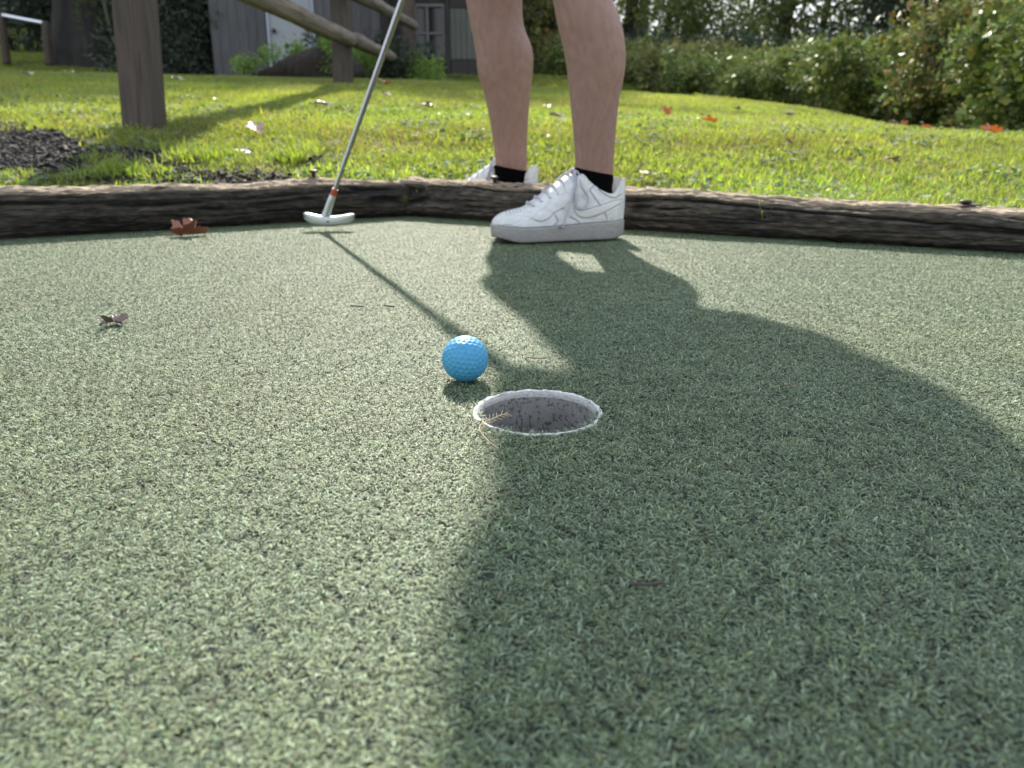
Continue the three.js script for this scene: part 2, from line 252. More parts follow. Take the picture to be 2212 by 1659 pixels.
const rust = std({ color: C(0.05, 0.035, 0.028), roughness: 0.55, metalness: 0.6 }), steel = std({ color: C(0.55, 0.56, 0.58), roughness: 0.28, metalness: 1 });
function timber(name, label, dir, L0, L1, hAt, seed, crackAt) {
  // dir: along the border; depth goes away from the green
  const side = dir === LDIR ? 1 : -1, nrm = [-dir[1] * side, dir[0] * side];           // horizontal unit vector pointing beyond the border
  const out = (nrm[0] * 0 + nrm[1] * 1) > 0 ? nrm : [-nrm[0], -nrm[1]];
  const o = thing(name, label, 'timber', W3(CORNER[0], 0, CORNER[1]));
  const prof = [[0.030, 0.002], [0.010, 0.018], [0.001, 0.040], [-0.002, 0.062], [0.001, 0.082], [0.009, 0.097], [0.024, 0.105], [0.055, 0.109], [0.085, 0.106], [0.104, 0.094], [0.112, 0.060], [0.108, 0.020], [0.095, 0.002]];
  const nP = 150, nL = Math.round((L1 - L0) / 0.0042);
  { const R = rng(seed * 77); crackAt = crackAt.concat([...Array(22)].map(() => { const a = lerp(0.05, 1.7, R()), n = 0.06 + R() * R() * 0.5, v = 0.1 + R() * 0.34; return [[[a, v], [a + n / 2, v + (R() - 0.5) * 0.03], [a + n, v + (R() - 0.5) * 0.04]], 0.007 + R() * 0.013, 0.005 + R() * 0.009]; })); }
  const cum = [0]; for (let i = 1; i < prof.length; i++) cum.push(cum[i - 1] + Math.hypot(prof[i][0] - prof[i - 1][0], prof[i][1] - prof[i - 1][1]));
  const tot = cum[cum.length - 1], pa = prof.map((p, i) => [cum[i] / tot, p[0]]), pb = prof.map((p, i) => [cum[i] / tot, p[1]]);
  const crack = (l, v) => { let k = 0; for (const [pts, wd, dp] of crackAt) { if (l < pts[0][0] || l > pts[pts.length - 1][0]) continue; const c = interp(pts, l) + 0.008 * N(l * 14, seed) + 0.004 * N(l * 50, seed), e = Math.min(1, (l - pts[0][0]) * 30, (pts[pts.length - 1][0] - l) * 30); k = Math.max(k, dp * e * Math.exp(-(((v - c) / wd) ** 2))); } return k; };
  const at = (u, v) => {
    const l = lerp(L0, L1, v); let a = smooth(pa, u), y = smooth(pb, u);
    const e = 0.002, ta = smooth(pa, Math.min(1, u + e)) - smooth(pa, Math.max(0, u - e)), ty = smooth(pb, Math.min(1, u + e)) - smooth(pb, Math.max(0, u - e)), tl = Math.hypot(ta, ty) || 1;
    const na = -ty / tl, ny = ta / tl;                                                      // outward of the section
    let disp = 0.013 * fbm(l * 3.2, u * 3, seed, 3) + 0.0075 * fbm(l * 6, u * 30, seed + 3, 4) + 0.006 * fbm(l * 24, u * 14, seed + 6, 3) + 0.0016 * N(l * 60, u * 60, seed);
    const cr = crack(l, u); disp -= cr;
    const edge = sstep(0, 0.03, l - L0) * sstep(0, 0.02, L1 - l); disp -= (1 - edge) * (0.012 + 0.014 * (0.5 + N(u * 7, seed * 3)));
    a += na * disp; y = y * (hAt(l) + 0.006 * N(l * 4.5, seed * 2) + 0.003 * N(l * 13, seed)) / 0.109 + ny * disp;
    if (y < 0.0015) y = 0.0015;
    return { a, y, l: l - (1 - edge) * 0.01 * N(u * 9, 4), cr };
  };
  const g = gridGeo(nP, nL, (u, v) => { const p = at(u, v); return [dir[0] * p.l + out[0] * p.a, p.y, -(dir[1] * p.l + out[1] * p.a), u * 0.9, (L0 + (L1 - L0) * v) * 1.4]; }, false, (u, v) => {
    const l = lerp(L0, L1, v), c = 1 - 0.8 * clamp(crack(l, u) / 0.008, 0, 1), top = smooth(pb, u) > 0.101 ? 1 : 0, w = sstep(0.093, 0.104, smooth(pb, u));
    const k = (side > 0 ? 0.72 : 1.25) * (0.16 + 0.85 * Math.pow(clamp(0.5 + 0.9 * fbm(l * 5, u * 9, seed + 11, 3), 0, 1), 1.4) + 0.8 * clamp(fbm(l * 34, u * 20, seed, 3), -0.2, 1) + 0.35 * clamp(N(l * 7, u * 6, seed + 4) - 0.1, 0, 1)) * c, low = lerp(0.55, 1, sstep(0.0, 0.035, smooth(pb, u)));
    return [k * low, k * low, k * low].map((q, i) => lerp(q, [2.9, 2.75, 2.5][i] * (0.75 + 0.5 * clamp(0.5 + fbm(l * 3, u * 30, seed + 2, 3), 0, 1)) * c, w));  // top face paler: weathered grey plus sunlit brightness put into the colour
  });
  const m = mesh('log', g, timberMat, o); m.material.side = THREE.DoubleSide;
  // sawn ends
  for (const end of [0, 1]) { const b = new MB(), cpt = []; for (let i = 0; i <= nP; i++) { const p = at(i / nP, end); cpt.push(p); } const c = b.v(dir[0] * cpt[0].l + out[0] * 0.05, 0.05, -(dir[1] * cpt[0].l + out[1] * 0.05), [0.5, 0.45, 0.4], 0.5, 0.5); const ids = cpt.map((p) => b.v(dir[0] * p.l + out[0] * p.a, p.y, -(dir[1] * p.l + out[1] * p.a), [0.4, 0.36, 0.32], p.a * 8, p.y * 8)); for (let i = 0; i < nP; i++) b.t(c, ids[i], ids[i + 1]); mesh('end_grain', b.geo(), timberMat, o); }
  o.userData.put = (l, a) => { let best = null; for (let i = 60; i < 125; i++) { const p = at(i / nP, (l - L0) / (L1 - L0)); if (!best || Math.abs(p.a - a) < Math.abs(best.a - a)) best = p; } return V3(dir[0] * l + out[0] * a, best.y, -(dir[1] * l + out[1] * a)); };
  return o;
}
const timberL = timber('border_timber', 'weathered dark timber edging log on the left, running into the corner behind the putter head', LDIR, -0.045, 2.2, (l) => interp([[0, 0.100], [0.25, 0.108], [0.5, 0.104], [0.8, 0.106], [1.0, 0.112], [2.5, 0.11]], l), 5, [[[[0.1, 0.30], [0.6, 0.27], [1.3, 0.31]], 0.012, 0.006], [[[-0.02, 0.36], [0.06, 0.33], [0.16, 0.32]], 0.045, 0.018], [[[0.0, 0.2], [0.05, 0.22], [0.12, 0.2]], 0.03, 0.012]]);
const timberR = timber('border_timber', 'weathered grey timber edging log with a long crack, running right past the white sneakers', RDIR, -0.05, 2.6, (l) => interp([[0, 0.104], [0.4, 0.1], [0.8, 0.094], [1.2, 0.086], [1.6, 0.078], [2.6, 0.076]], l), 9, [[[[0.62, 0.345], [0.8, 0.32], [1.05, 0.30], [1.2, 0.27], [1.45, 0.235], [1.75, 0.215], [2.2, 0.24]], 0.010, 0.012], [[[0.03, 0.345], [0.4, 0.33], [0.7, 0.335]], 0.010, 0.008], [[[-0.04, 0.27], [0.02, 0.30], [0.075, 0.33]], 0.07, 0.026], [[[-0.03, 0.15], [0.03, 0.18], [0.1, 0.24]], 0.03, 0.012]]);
function bolt(parent, l, a, hgt, washer) {
  const p = parent.userData.put(l, a), g = new THREE.Group(); g.name = 'bolt'; g.position.copy(p); parent.add(g);
  const head = new THREE.LatheGeometry([[0, 0.0], [0.0052, 0], [0.0052, hgt - 0.007], [0.0108, hgt - 0.006], [0.0112, hgt - 0.002], [0.009, hgt + 0.0006], [0, hgt + 0.0012]].map(([x, y]) => new THREE.Vector2(x, y)), 20); mesh('bolt_head', head, rust, g);
  if (washer) { const w = new RoundedBoxGeometry(0.042, 0.0028, 0.04, 2, 0.001); w.translate(0.002, 0.0016, 0); w.rotateZ(0.06); mesh('washer_plate', w, rust, g); }
}
bolt(timberL, 0.232, 0.055, 0.0185, false); bolt(timberR, 0.262, 0.05, 0.0175, false); bolt(timberR, 1.345, 0.055, 0.011, true);
delete timberL.userData.put; delete timberR.userData.put;

// ------------------------------------------------------------------ golf ball, cup, twig
{
  const r = along(1005, 777), t = 0.0427 * 1600 / 100, R = 0.02135, p = V3(r.x * t, R - 0.0004 + 0.0016, r.z * t);
  let g = new THREE.IcosahedronGeometry(1, 72); g.deleteAttribute('uv'); g.deleteAttribute('normal'); g = mergeVertices(g, 1e-5);
  const dg = mergeVertices((() => { const q = new THREE.IcosahedronGeometry(1, 4); q.deleteAttribute('uv'); q.deleteAttribute('normal'); return q; })(), 1e-4), D = []; for (let i = 0; i < dg.attributes.position.count; i++) D.push(V3().fromBufferAttribute(dg.attributes.position, i).normalize());
  const rot = new THREE.Matrix4().makeRotationFromEuler(new THREE.Euler(0.5, 0.9, 0.35)), P = g.attributes.position, col = new Float32Array(P.count * 3), v = V3(), w = V3();
  D.forEach((d) => d.applyMatrix4(rot));
  const top = V3(-0.10, 0.93, 0.36).normalize();
  for (let i = 0; i < P.count; i++) {
    v.fromBufferAttribute(P, i).normalize(); let best = -1; for (const d of D) { const c = v.dot(d); if (c > best) best = c; }
    const a = Math.acos(Math.min(1, best)) / 0.112, dip = a < 1 ? 0.021 * (1 - a * a) * (1 - 0.25 * a * a) * sstep(1.0, 0.86, a) + 0.0 : 0, rr = R * (1 - dip * 1.05);
    P.setXYZ(i, v.x * rr, v.y * rr, v.z * rr);
    w.copy(v).sub(top); const wear = Math.exp(-w.lengthSq() * 9), sc = wear * (0.6 + N(v.x * 17, v.y * 17, v.z * 17) * 1.6 + N(v.x * 40, v.y * 40, v.z * 40)) * (a > 0.45 ? 1.15 : 0.75) > 0.72 ? 1 : 0, k = 0.94 + 0.12 * N(v.x * 6, v.y * 6, v.z * 6);
    col[i * 3] = sc ? 0.62 : 0.062 * k; col[i * 3 + 1] = sc ? 0.68 : 0.29 * k; col[i * 3 + 2] = sc ? 0.62 : 0.49 * k;
  }
  g.setAttribute('color', new THREE.BufferAttribute(col, 3)); g.computeVertexNormals();
  const m = mesh('golf_ball', g, phys({ vertexColors: true, roughness: 0.55, specularIntensity: 0.7 })); m.position.copy(p);
  tag(m, 'blue dimpled golf ball with white scuffs on top, beside the hole', 'golf ball');
}
{
  const o = thing('hole_cup', 'pale plastic cup with a chipped white rim sunk in the green', 'hole', HOLE.clone());
  const dirt = tex(512, 256, (u, v) => { const base = 0.235 + 0.07 * tn(u, v, 2.5, 2, 3), sp = tn(u, v, 11, 7, 8) + 0.7 * tn(u, v, 26, 16, 12), str = tn(u, v, 30, 2.2, 6); const k = (sp > 0.42 ? 0.38 : sp > 0.3 ? 0.7 : 1) * (str > 0.36 ? 0.6 : 1); const q = base * k; return [q, q * 0.985, q * 0.95]; });
  const wall = gridGeo(96, 30, (u, v) => { const a = u * TAU, r = lerp(0.0475, 0.0460, v), y = lerp(-0.004, -0.105, v); return [Math.cos(a) * r, y, Math.sin(a) * r, u, v]; }, true);
  mesh('cup_wall', wall, std({ map: dirt, roughness: 0.55, side: THREE.DoubleSide }), o);
  const rimT = tex(256, 64, (u, v) => { const k = 0.62 + 0.2 * tn(u, v, 6, 2, 3), s = tn(u, v, 34, 7, 5) + 0.6 * tn(u, v, 60, 14, 1); const q = k * (s > 0.42 ? 0.4 : 1) * (v > 0.55 ? 0.62 : 1.0); return [q, q * 0.98, q * 0.94]; });
  const pr = [[0, 0.0545, -0.0035], [0.15, 0.0538, 0.0004], [0.35, 0.0525, 0.0014], [0.55, 0.0505, 0.0008], [0.75, 0.0490, -0.0004], [0.9, 0.0481, -0.0020], [1, 0.0477, -0.0044]], pr1 = pr.map((p) => [p[0], p[1]]), pr2 = pr.map((p) => [p[0], p[2]]);
  const rim = gridGeo(220, 16, (u, v) => { const a = u * TAU, j = sstep(0.7, 0.1, v), r = smooth(pr1, v) + j * (0.0020 * N(Math.cos(a) * 4, Math.sin(a) * 4, 1) + 0.0013 * N(Math.cos(a) * 13, Math.sin(a) * 13, 5) + 0.0006 * N(Math.cos(a) * 34, Math.sin(a) * 34, 5)), y = smooth(pr2, v) + j * 0.0012 * N(Math.cos(a) * 9, Math.sin(a) * 9, 7); return [Math.cos(a) * r, y, Math.sin(a) * r, u * 2, v]; }, true);
  mesh('cup_rim', rim, std({ map: rimT, roughness: 0.5, side: THREE.DoubleSide }), o);
  const floor = new THREE.CylinderGeometry(0.0455, 0.0455, 0.004, 48); floor.translate(0, -0.107, 0); mesh('cup_base', floor, std({ color: C(0.06, 0.055, 0.05), roughness: 0.9 }), o);
}
const strawMat = std({ color: C(0.40, 0.31, 0.19), roughness: 0.75 });
{
  const pts = [[1032, 908, 7], [960, 922, 6.5], [890, 952, 6], [830, 978, 5.5], [775, 1008, 5], [752, 1045, 5], [770, 1092, 4.6], [810, 1142, 4.4], [860, 1192, 4.2], [935, 1245, 4]].map(([x, y, h]) => { const r = along((980 + x / 3.95) / 1.1302, (780 + y / 3.95) / 1.1302), t = (CAM_H - h / 1000) / -r.y; return V3(r.x * t, h / 1000, r.z * t); });
  const o = thing('dry_twig', 'thin dry needled twig lying across the left rim of the hole', 'twig', pts[5].clone()), c = new THREE.CatmullRomCurve3(pts.map((p) => p.clone().sub(pts[5])));
  mesh('stem', new THREE.TubeGeometry(c, 60, 0.00042, 6), strawMat, o);
  const R = rng(4), parts = []; for (let i = 0; i < 15; i++) { const t = 0.02 + i * 0.031, p = c.getPoint(t), tg = c.getTangent(t), s = i % 2 ? 1 : -1; const dir = tg.clone().multiplyScalar(-0.75).add(V3(-tg.z, 0.25 + R() * 0.3, tg.x).multiplyScalar(0.7 * s)).normalize().multiplyScalar(0.0035 + R() * 0.003); parts.push(new THREE.TubeGeometry(new THREE.CatmullRomCurve3([p, p.clone().addScaledVector(dir, 0.5).add(V3(0, 0.0003, 0)), p.clone().add(dir)]), 4, 0.00026, 5)); }
  parts.forEach((g) => mesh('needle', g, strawMat, o));
}

// ------------------------------------------------------------------ putter
const GRIP = W3(-0.058, 0.86, 1.69), HEADP = W3(-0.437, 0.052, 1.80);
{
  const o = thing('putter', 'silver golf putter with a red ring above its curved two-sided head', 'putter', W3(-0.442, 0, 1.80));
  const L = (v) => v.clone().sub(o.position), alu = std({ color: C(0.44, 0.48, 0.465), roughness: 0.4, metalness: 0.85 }), chrome = std({ color: C(0.36, 0.37, 0.39), roughness: 0.2, metalness: 1 });
  // boat-shaped head
  const hw = 0.0615, gy = 0.012; const head = gridGeo(64, 40, (u, v) => {
    const a = v * TAU, x = lerp(-hw, hw, u), q = x / hw, end = Math.sqrt(Math.max(0, 1 - Math.pow(Math.abs(q), 6))), rise = 0.0135 * q * q, sw = 0.012 * q * q;
    const hh = (0.0122 - 0.002 * q * q) * end, dd = (0.0115 - 0.0015 * q * q) * end, ca = Math.cos(a), sa = Math.sin(a);
    const py = Math.sign(sa) * Math.pow(Math.abs(sa), 0.55), pz = Math.sign(ca) * Math.pow(Math.abs(ca), 0.55);
    const bot = sa < 0 ? 0.55 : 1; return [x, gy + 0.0122 + rise * (sa < 0 ? 0.75 : 1) + py * hh * (sa < 0 ? 1 : 1), pz * dd * (sa < 0 ? 0.9 : 1) - sw + 0 * bot];
  });
  const hg = mesh('head', head, alu, o); hg.position.x = 0.003; hg.rotation.z = -0.03; hg.rotation.y = 0.05;
  const dot = new THREE.CylinderGeometry(0.0026, 0.0026, 0.0012, 20); dot.rotateX(Math.PI / 2); const dm = mesh('emblem', dot, std({ color: C(0.06, 0.06, 0.06), roughness: 0.6 }), hg); dm.position.set(0.001, gy + 0.0122, 0.0115);
  const a0 = L(HEADP), a1 = L(GRIP), dir = a1.clone().sub(a0).normalize(), at = (s) => a0.clone().addScaledVector(dir, s), q = new THREE.Quaternion().setFromUnitVectors(V3(0, 1, 0), dir);
  const seg = (name, s0, s1, r0, r1, m) => { const g = new THREE.CylinderGeometry(r1, r0, s1 - s0, 28, 1); const k = mesh(name, g, m, o); k.position.copy(at((s0 + s1) / 2)); k.quaternion.copy(q); return k; };
  const hz = new THREE.LatheGeometry([[0.0125, -0.028], [0.0105, -0.02], [0.0092, -0.005], [0.0085, 0.02], [0.0078, 0.036], [0.0055, 0.0365]].map(([x, y]) => new THREE.Vector2(x, y)), 24); const hm = mesh('hosel', hz, alu, o); hm.position.copy(at(0.0)); hm.quaternion.copy(q);
  seg('ring', 0.0365, 0.0525, 0.0073, 0.0071, std({ color: C(0.34, 0.045, 0.02), roughness: 0.45 }));
  const st = []; let y = 0.0525, r = 0.0049; for (let k = 0; k < 11; k++) { st.push(new THREE.Vector2(r, y), new THREE.Vector2(r, y + 0.052)); y += 0.055; r += 0.00030; } const sh = mesh('shaft', new THREE.LatheGeometry(st, 28), chrome, o); sh.position.copy(a0); sh.quaternion.copy(q);
  seg('grip', y - 0.003, 0.98, 0.0115, 0.0145, std({ color: C(0.02, 0.02, 0.02), roughness: 0.8 }));
}
// ------------------------------------------------------------------ person
const skinT = tex(256, 256, (u, v) => { const k = 1 + 0.20 * tn(u, v, 2.5, 2.5, 2) + 0.06 * tn(u, v, 14, 14, 7) - (tn(u, v, 13, 13, 31) > 0.47 ? 0.2 : 0), r = 0.04 * tn(u, v, 5, 5, 11); return [(0.285 + r * 0.8) * k, (0.162 - r * 0.15) * k, (0.126 - r * 0.1) * k]; });
const skinB = tex(256, 256, (u, v) => 0.5 + 0.3 * tn(u, v, 16, 16, 3) + 0.3 * tn(u, v, 34, 34, 9), { srgb: false, repeat: [3, 3] });
const skinMat = phys({ map: skinT, bumpMap: skinB, bumpScale: 0.0012, roughness: 0.5, sheen: 0.12, sheenColor: C(1, 0.8, 0.7), sheenRoughness: 0.4 });
const smudge = tex(256, 256, (u, v) => { const k = 0.90 + 0.16 * tn(u, v, 2.2, 2.2, 4) + 0.07 * tn(u, v, 9, 9, 8) - (tn(u, v, 7, 7, 15) > 0.36 ? 0.10 : 0); return [k, k * 0.99, k * 0.975]; }), grain = tex(256, 256, (u, v) => 0.5 + 0.3 * tn(u, v, 18, 18, 3) + 0.3 * tn(u, v, 34, 34, 6), { srgb: false, repeat: [3, 3] });
const leather = phys({ color: C(0.68, 0.685, 0.69), map: smudge, bumpMap: grain, bumpScale: 0.0005, roughness: 0.4, clearcoat: 0.12, clearcoatRoughness: 0.4 }), soleMap = tex(256, 64, (u, v) => { const k = 0.285 + 0.05 * tn(u, v, 4, 2, 3) + 0.025 * tn(u, v, 20, 6, 9) - 0.06 * (1 - v); return [k, k * 0.965, k * 0.91]; });
const soleMat = std({ map: soleMap, roughness: 0.7 }), laceMat = std({ color: C(0.40, 0.39, 0.44), roughness: 0.9 }), seamMat = std({ color: C(0.235, 0.24, 0.265), roughness: 0.8 }), swooshMat = phys({ color: C(0.60, 0.595, 0.575), roughness: 0.45 });
const SL = 0.305;
const planHalf = (x, side) => { const c = [[0, 0.0], [0.004, 0.0145], [0.014, 0.0262], [0.03, 0.0355], [0.06, 0.0415], [0.1, 0.0415], [0.14, 0.0415], [0.18, 0.045], [0.215, 0.0495], [0.245, 0.0485], [0.27, 0.042], [0.288, 0.031], [0.298, 0.0195], [0.303, 0.010], [0.305, 0]]; return smooth(c, x) * (side > 0 ? 1.03 : 0.97); };
const soleTop = (x) => smooth([[0, 0.041], [0.08, 0.038], [0.16, 0.034], [0.24, 0.032], [0.285, 0.034], [0.305, 0.037]], x);
const upTop = (x) => smooth([[0, 0.122], [0.007, 0.1285], [0.016, 0.1265], [0.026, 0.111], [0.038, 0.0975], [0.06, 0.1005], [0.09, 0.118], [0.115, 0.138], [0.13, 0.135], [0.153, 0.121], [0.2, 0.090], [0.232, 0.0705], [0.26, 0.064], [0.285, 0.057], [0.298, 0.049], [0.305, 0.040]], x);
// point of the upper: x from heel to toe, v across from one side (0) to the other (1)
function upper(x, v) {
  const s = v < 0.5 ? 1 : -1, f = v < 0.5 ? v * 2 : (1 - v) * 2, w = planHalf(x, s) * 0.975, y0 = soleTop(x) - 0.003, T = upTop(x);
  const ankle = sstep(0.128, 0.112, x);
  const ph = f * Math.PI / 2, cw = Math.pow(Math.cos(ph), lerp(0.62, 0.8, sstep(0.1, 0.2, x))), sy = Math.pow(Math.sin(ph), 0.92);
  let sN = w * cw, yN = y0 + (T - y0) * sy;
  // throat: eyestay plateau
  // ankle: wall to the collar, then in and down
  const k = f / 0.72, sA = f < 0.72 ? w * lerp(1, 0.90, Math.pow(k, 1.6)) : w * 0.90 * (1 - (f - 0.72) / 0.28), bul = 0.004 * Math.sin(Math.min(1, k) * Math.PI), yA = f < 0.66 ? y0 + (T - y0) * (f / 0.66) : T - Math.pow((f - 0.66) / 0.34, 1.2) * 0.05 + 0.002 * Math.sin(clamp((f - 0.66) / 0.1, 0, 1) * Math.PI);
  return [x, lerp(yN, yA, ankle), s * lerp(sN, sA + bul, ankle)];
}
// point on the near side of the upper at height y, lifted by e
function onSide(x, y, e, sgn = 1) {
  let lo = 0, hi = 0.5; for (let i = 0; i < 24; i++) { const m = (lo + hi) / 2; if (upper(x, m)[1] < y && m < 0.36) lo = m; else hi = m; }
  const v = (lo + hi) / 2, a = upper(x, v), b = upper(Math.min(SL, x + 0.002), v), c = upper(x, v + 0.01), n = V3(b[0] - a[0], b[1] - a[1], b[2] - a[2]).cross(V3(c[0] - a[0], c[1] - a[1], c[2] - a[2])).normalize(); if (n.z < 0) n.negate();
  const p = V3(...a).addScaledVector(n, e); p.z *= sgn; return p;
}
const Z = (zx, zy) => [(1740 - zx) / 4180, 0.040 + (635 - zy) * 2.22e-4 - (1740 - zx) * 0.0065e-3];
function makeShoe(parent, pos, yaw, mirror) {
  const o = new THREE.Group(); o.name = 'shoe'; parent.add(o); o.position.copy(pos); o.rotation.y = yaw;
  const M = (g) => { if (mirror) { g.scale(1, 1, -1); const i = g.index; if (i) for (let k = 0; k < i.count; k += 3) { const t = i.getX(k); i.setX(k, i.getX(k + 2)); i.setX(k + 2, t); } g.computeVertexNormals(); } return g; };
  const cosu = (u) => SL * (1 - Math.cos(u * Math.PI)) / 2;
  const crease = (x, y, s) => -0.0012 * Math.exp(-(((x - 0.222 - 0.1 * Math.abs(s)) / 0.006) ** 2)) * sstep(0.035, 0.06, y) - 0.0010 * Math.exp(-(((x - 0.206) / 0.005) ** 2)) * sstep(0.04, 0.07, y);
  const PN = [[[455, 730], [466, 655], [560, 612], [640, 628], [740, 652], [880, 648], [1000, 632], [1062, 680], [1062, 760]], [[1490, 548], [1512, 600], [1525, 690], [1790, 660], [1790, 425], [1620, 495]], [[740, 540], [790, 560], [860, 590], [950, 572], [1000, 522], [1100, 482], [1150, 430], [1200, 440], [1330, 340], [1300, 150], [1100, 150], [760, 500]]].map((q) => q.map(([a, b]) => Z(a, b)));
  const raise = (x, y) => { let k = 0; for (const [dx, dy] of [[0, 0], [0.0012, 0], [-0.0012, 0], [0, 0.0012], [0, -0.0012]]) if (PN.some((q) => inPoly(q, x + dx, y + dy))) k += 0.2; return k; };
  mesh('upper', M(gridGeo(240, 140, (u, v) => { const x = cosu(u), p = upper(x, v), k = 1 + 0.016 * fbm(x * 24, p[1] * 24, p[2] * 24, 3) + 0.034 * raise(p[0], p[1]); return [p[0], p[1] + crease(p[0], p[1], p[2]) + (p[1] > 0.055 ? 0.0010 * raise(p[0], p[1]) : 0), p[2] * k, u * 2, v * 2]; })), leather, o);
  const holes = []; for (let i = 0; i < 5; i++) for (let j = -2; j <= 2; j++) { const x = 0.243 + i * 0.0075 + 0.002 * Math.abs(j), s = j * 0.0085, v = 0.5 - s / 0.11, p = upper(x, clamp(v, 0.3, 0.7)), g = new THREE.CylinderGeometry(0.0011, 0.0011, 0.0016, 8); g.rotateZ(-0.35); g.translate(p[0], p[1] + 0.0004, p[2]); holes.push(g); } mesh('perforations', M(mergeGeometries(holes)), seamMat, o);
  // cup sole: outline swept over a rounded profile
  const ol = []; for (let i = 0; i <= 80; i++) { const x = cosu(i / 80); ol.push([x, planHalf(x, 1)]); } for (let i = 79; i > 0; i--) { const x = cosu(i / 80); ol.push([x, -planHalf(x, -1)]); }
  const pf = [[0.0, 0.80, 0], [0.06, 0.985, 0.0], [0.2, 1.035, 0.10], [0.55, 1.045, 0.5], [0.86, 1.04, 0.9], [0.93, 1.015, 1.0], [1, 0.93, 1.0]];
  mesh('sole', M(gridGeo(ol.length, 14, (u, v) => { const i = Math.round(u * ol.length) % ol.length, [x, s] = ol[i]; let k = 0; const t = v; const sc = interp(pf.map((p) => [p[0], p[1]]), t), hy = interp(pf.map((p) => [p[0], p[2]]), t), lift = 0.009 * sstep(0.25, 0.305, x) + 0.007 * sstep(0.035, 0.0, x); const cx = clamp(x, 0.05, 0.25); return [cx + (x - cx) * sc, lerp(0.0005 + lift, soleTop(x), hy), s * sc, x * 3, v]; }, true)), soleMat, o);
  const cap = new THREE.Shape(ol.map(([x, s]) => new THREE.Vector2(x * 0.96 + 0.006, s * 0.82))), cg = new THREE.ShapeGeometry(cap); cg.rotateX(Math.PI / 2); cg.translate(0, 0.0042, 0); mesh('outsole', M(cg), std({ color: C(0.22, 0.21, 0.2), roughness: 0.9, side: THREE.DoubleSide }), o);
  // welt groove
  const wg = []; for (let i = 0; i < 60; i++) { const x = lerp(0.012, 0.297, i / 59); wg.push(V3(x, soleTop(x) + 0.0008, planHalf(x, 1) * 1.0 + 0.0006)); } mesh('welt', M(tubeGeo(wg, 0.0009, 120, 6)), seamMat, o);
  // panel seams
  const seams = [[[470, 650], [560, 612], [640, 628], [740, 652], [880, 648], [1000, 632], [1040, 598], [1010, 545]], [[790, 560], [860, 590], [950, 572], [1000, 522], [1100, 482]], [[1150, 565], [1230, 610], [1268, 660], [1280, 712]], [[1490, 548], [1512, 600], [1525, 668]], [[1340, 335], [1390, 410], [1450, 490]], [[1325, 335], [1400, 285], [1430, 330], [1500, 385], [1590, 412], [1660, 385]], [[1740, 615], [1600, 640], [1400, 668], [1280, 690]]];
  for (const s of seams) { const c = new THREE.CatmullRomCurve3(s.map(([a, b]) => V3(...Z(a, b), 0))).getSpacedPoints(36).map((p) => onSide(clamp(p.x, 0.003, 0.299), p.y, 0.0001)); mesh('seam', M(tubeGeo(c, 0.0011, 60, 5)), seamMat, o); }
  // side emblem: a thick hook that sweeps to a thin tail at the heel
  const lowE = [[1192, 472], [1200, 515], [1225, 555], [1265, 580], [1320, 588], [1400, 572], [1500, 536], [1620, 488], [1728, 443]], topE = [[1192, 472], [1206, 494], [1228, 508], [1258, 513], [1300, 508], [1370, 492], [1470, 466], [1600, 438], [1728, 440]];
  const cl = new THREE.CatmullRomCurve3(lowE.map(([a, b]) => V3(...Z(a, b), 0))), ct = new THREE.CatmullRomCurve3(topE.map(([a, b]) => V3(...Z(a, b), 0)));
  const sw = gridGeo(60, 8, (u, v) => { const a = cl.getPoint(u), b = ct.getPoint(u), x = lerp(a.x, b.x, v), y = lerp(a.y, b.y, v), p = onSide(clamp(x, 0.002, 0.3), y, v === 0 || v === 1 ? -0.0003 : 0.0011); return [p.x, p.y, p.z]; });
  mesh('emblem', M(sw), swooshMat, o);
  for (const cv of [cl, ct]) mesh('seam', M(tubeGeo(cv.getPoints(30).map((p) => onSide(clamp(p.x, 0.003, 0.299), p.y, 0.0003)), 0.0007, 50, 5)), seamMat, o);
  // tongue and laces
  const tg = gridGeo(12, 10, (u, v) => { const s = (u - 0.5) * 0.052, x = lerp(0.098, 0.142, v); return [x - 0.006 * (1 - v), upTop(0.115) + 0.010 - v * 0.022 - s * s * 9, s]; }); mesh('tongue', M(tg), phys({ color: C(0.68, 0.69, 0.71), roughness: 0.6, side: THREE.DoubleSide }), o);
  const flat = (pts, w) => { const c = new THREE.CatmullRomCurve3(pts), n = 40, F = c.computeFrenetFrames(n); return gridGeo(10, n, (u, v) => { const k = Math.round(v * n), p = c.getPoint(v), a = u * TAU, up = F.normals[k], bi = F.binormals[k]; const q = p.clone().addScaledVector(bi, Math.cos(a) * w).addScaledVector(up, Math.sin(a) * w * 0.42); return [q.x, q.y, q.z]; }, true); };
  const topAt = (x, s) => { const T = upTop(x), w = planHalf(x, 1); return V3(x, soleTop(x) + (T - soleTop(x)) * Math.pow(Math.sqrt(Math.max(0, 1 - Math.pow(Math.abs(s) / (w * 0.975), 2.5))), 0.92) + 0.0022, s); };
  for (let k = 0; k < 6; k++) { const x = 0.222 - k * 0.0178, w = 0.021 + k * 0.0008; mesh('lace', M(flat([topAt(x - 0.002, w + 0.006).add(V3(0, -0.003, 0)), topAt(x, w * 0.7), topAt(x + 0.002, 0).add(V3(0, 0.0015, 0)), topAt(x, -w * 0.7), topAt(x - 0.002, -w - 0.006).add(V3(0, -0.003, 0))], 0.0036)), laceMat, o);
    for (const s of [1, -1]) { const e = new THREE.TorusGeometry(0.0022, 0.0007, 6, 14); e.rotateX(Math.PI / 2 - s * 0.9); const q = topAt(x - 0.004, s * (w + 0.0085)); e.translate(q.x, q.y - 0.001, q.z); mesh('eyelet', M(e), seamMat, o); } }
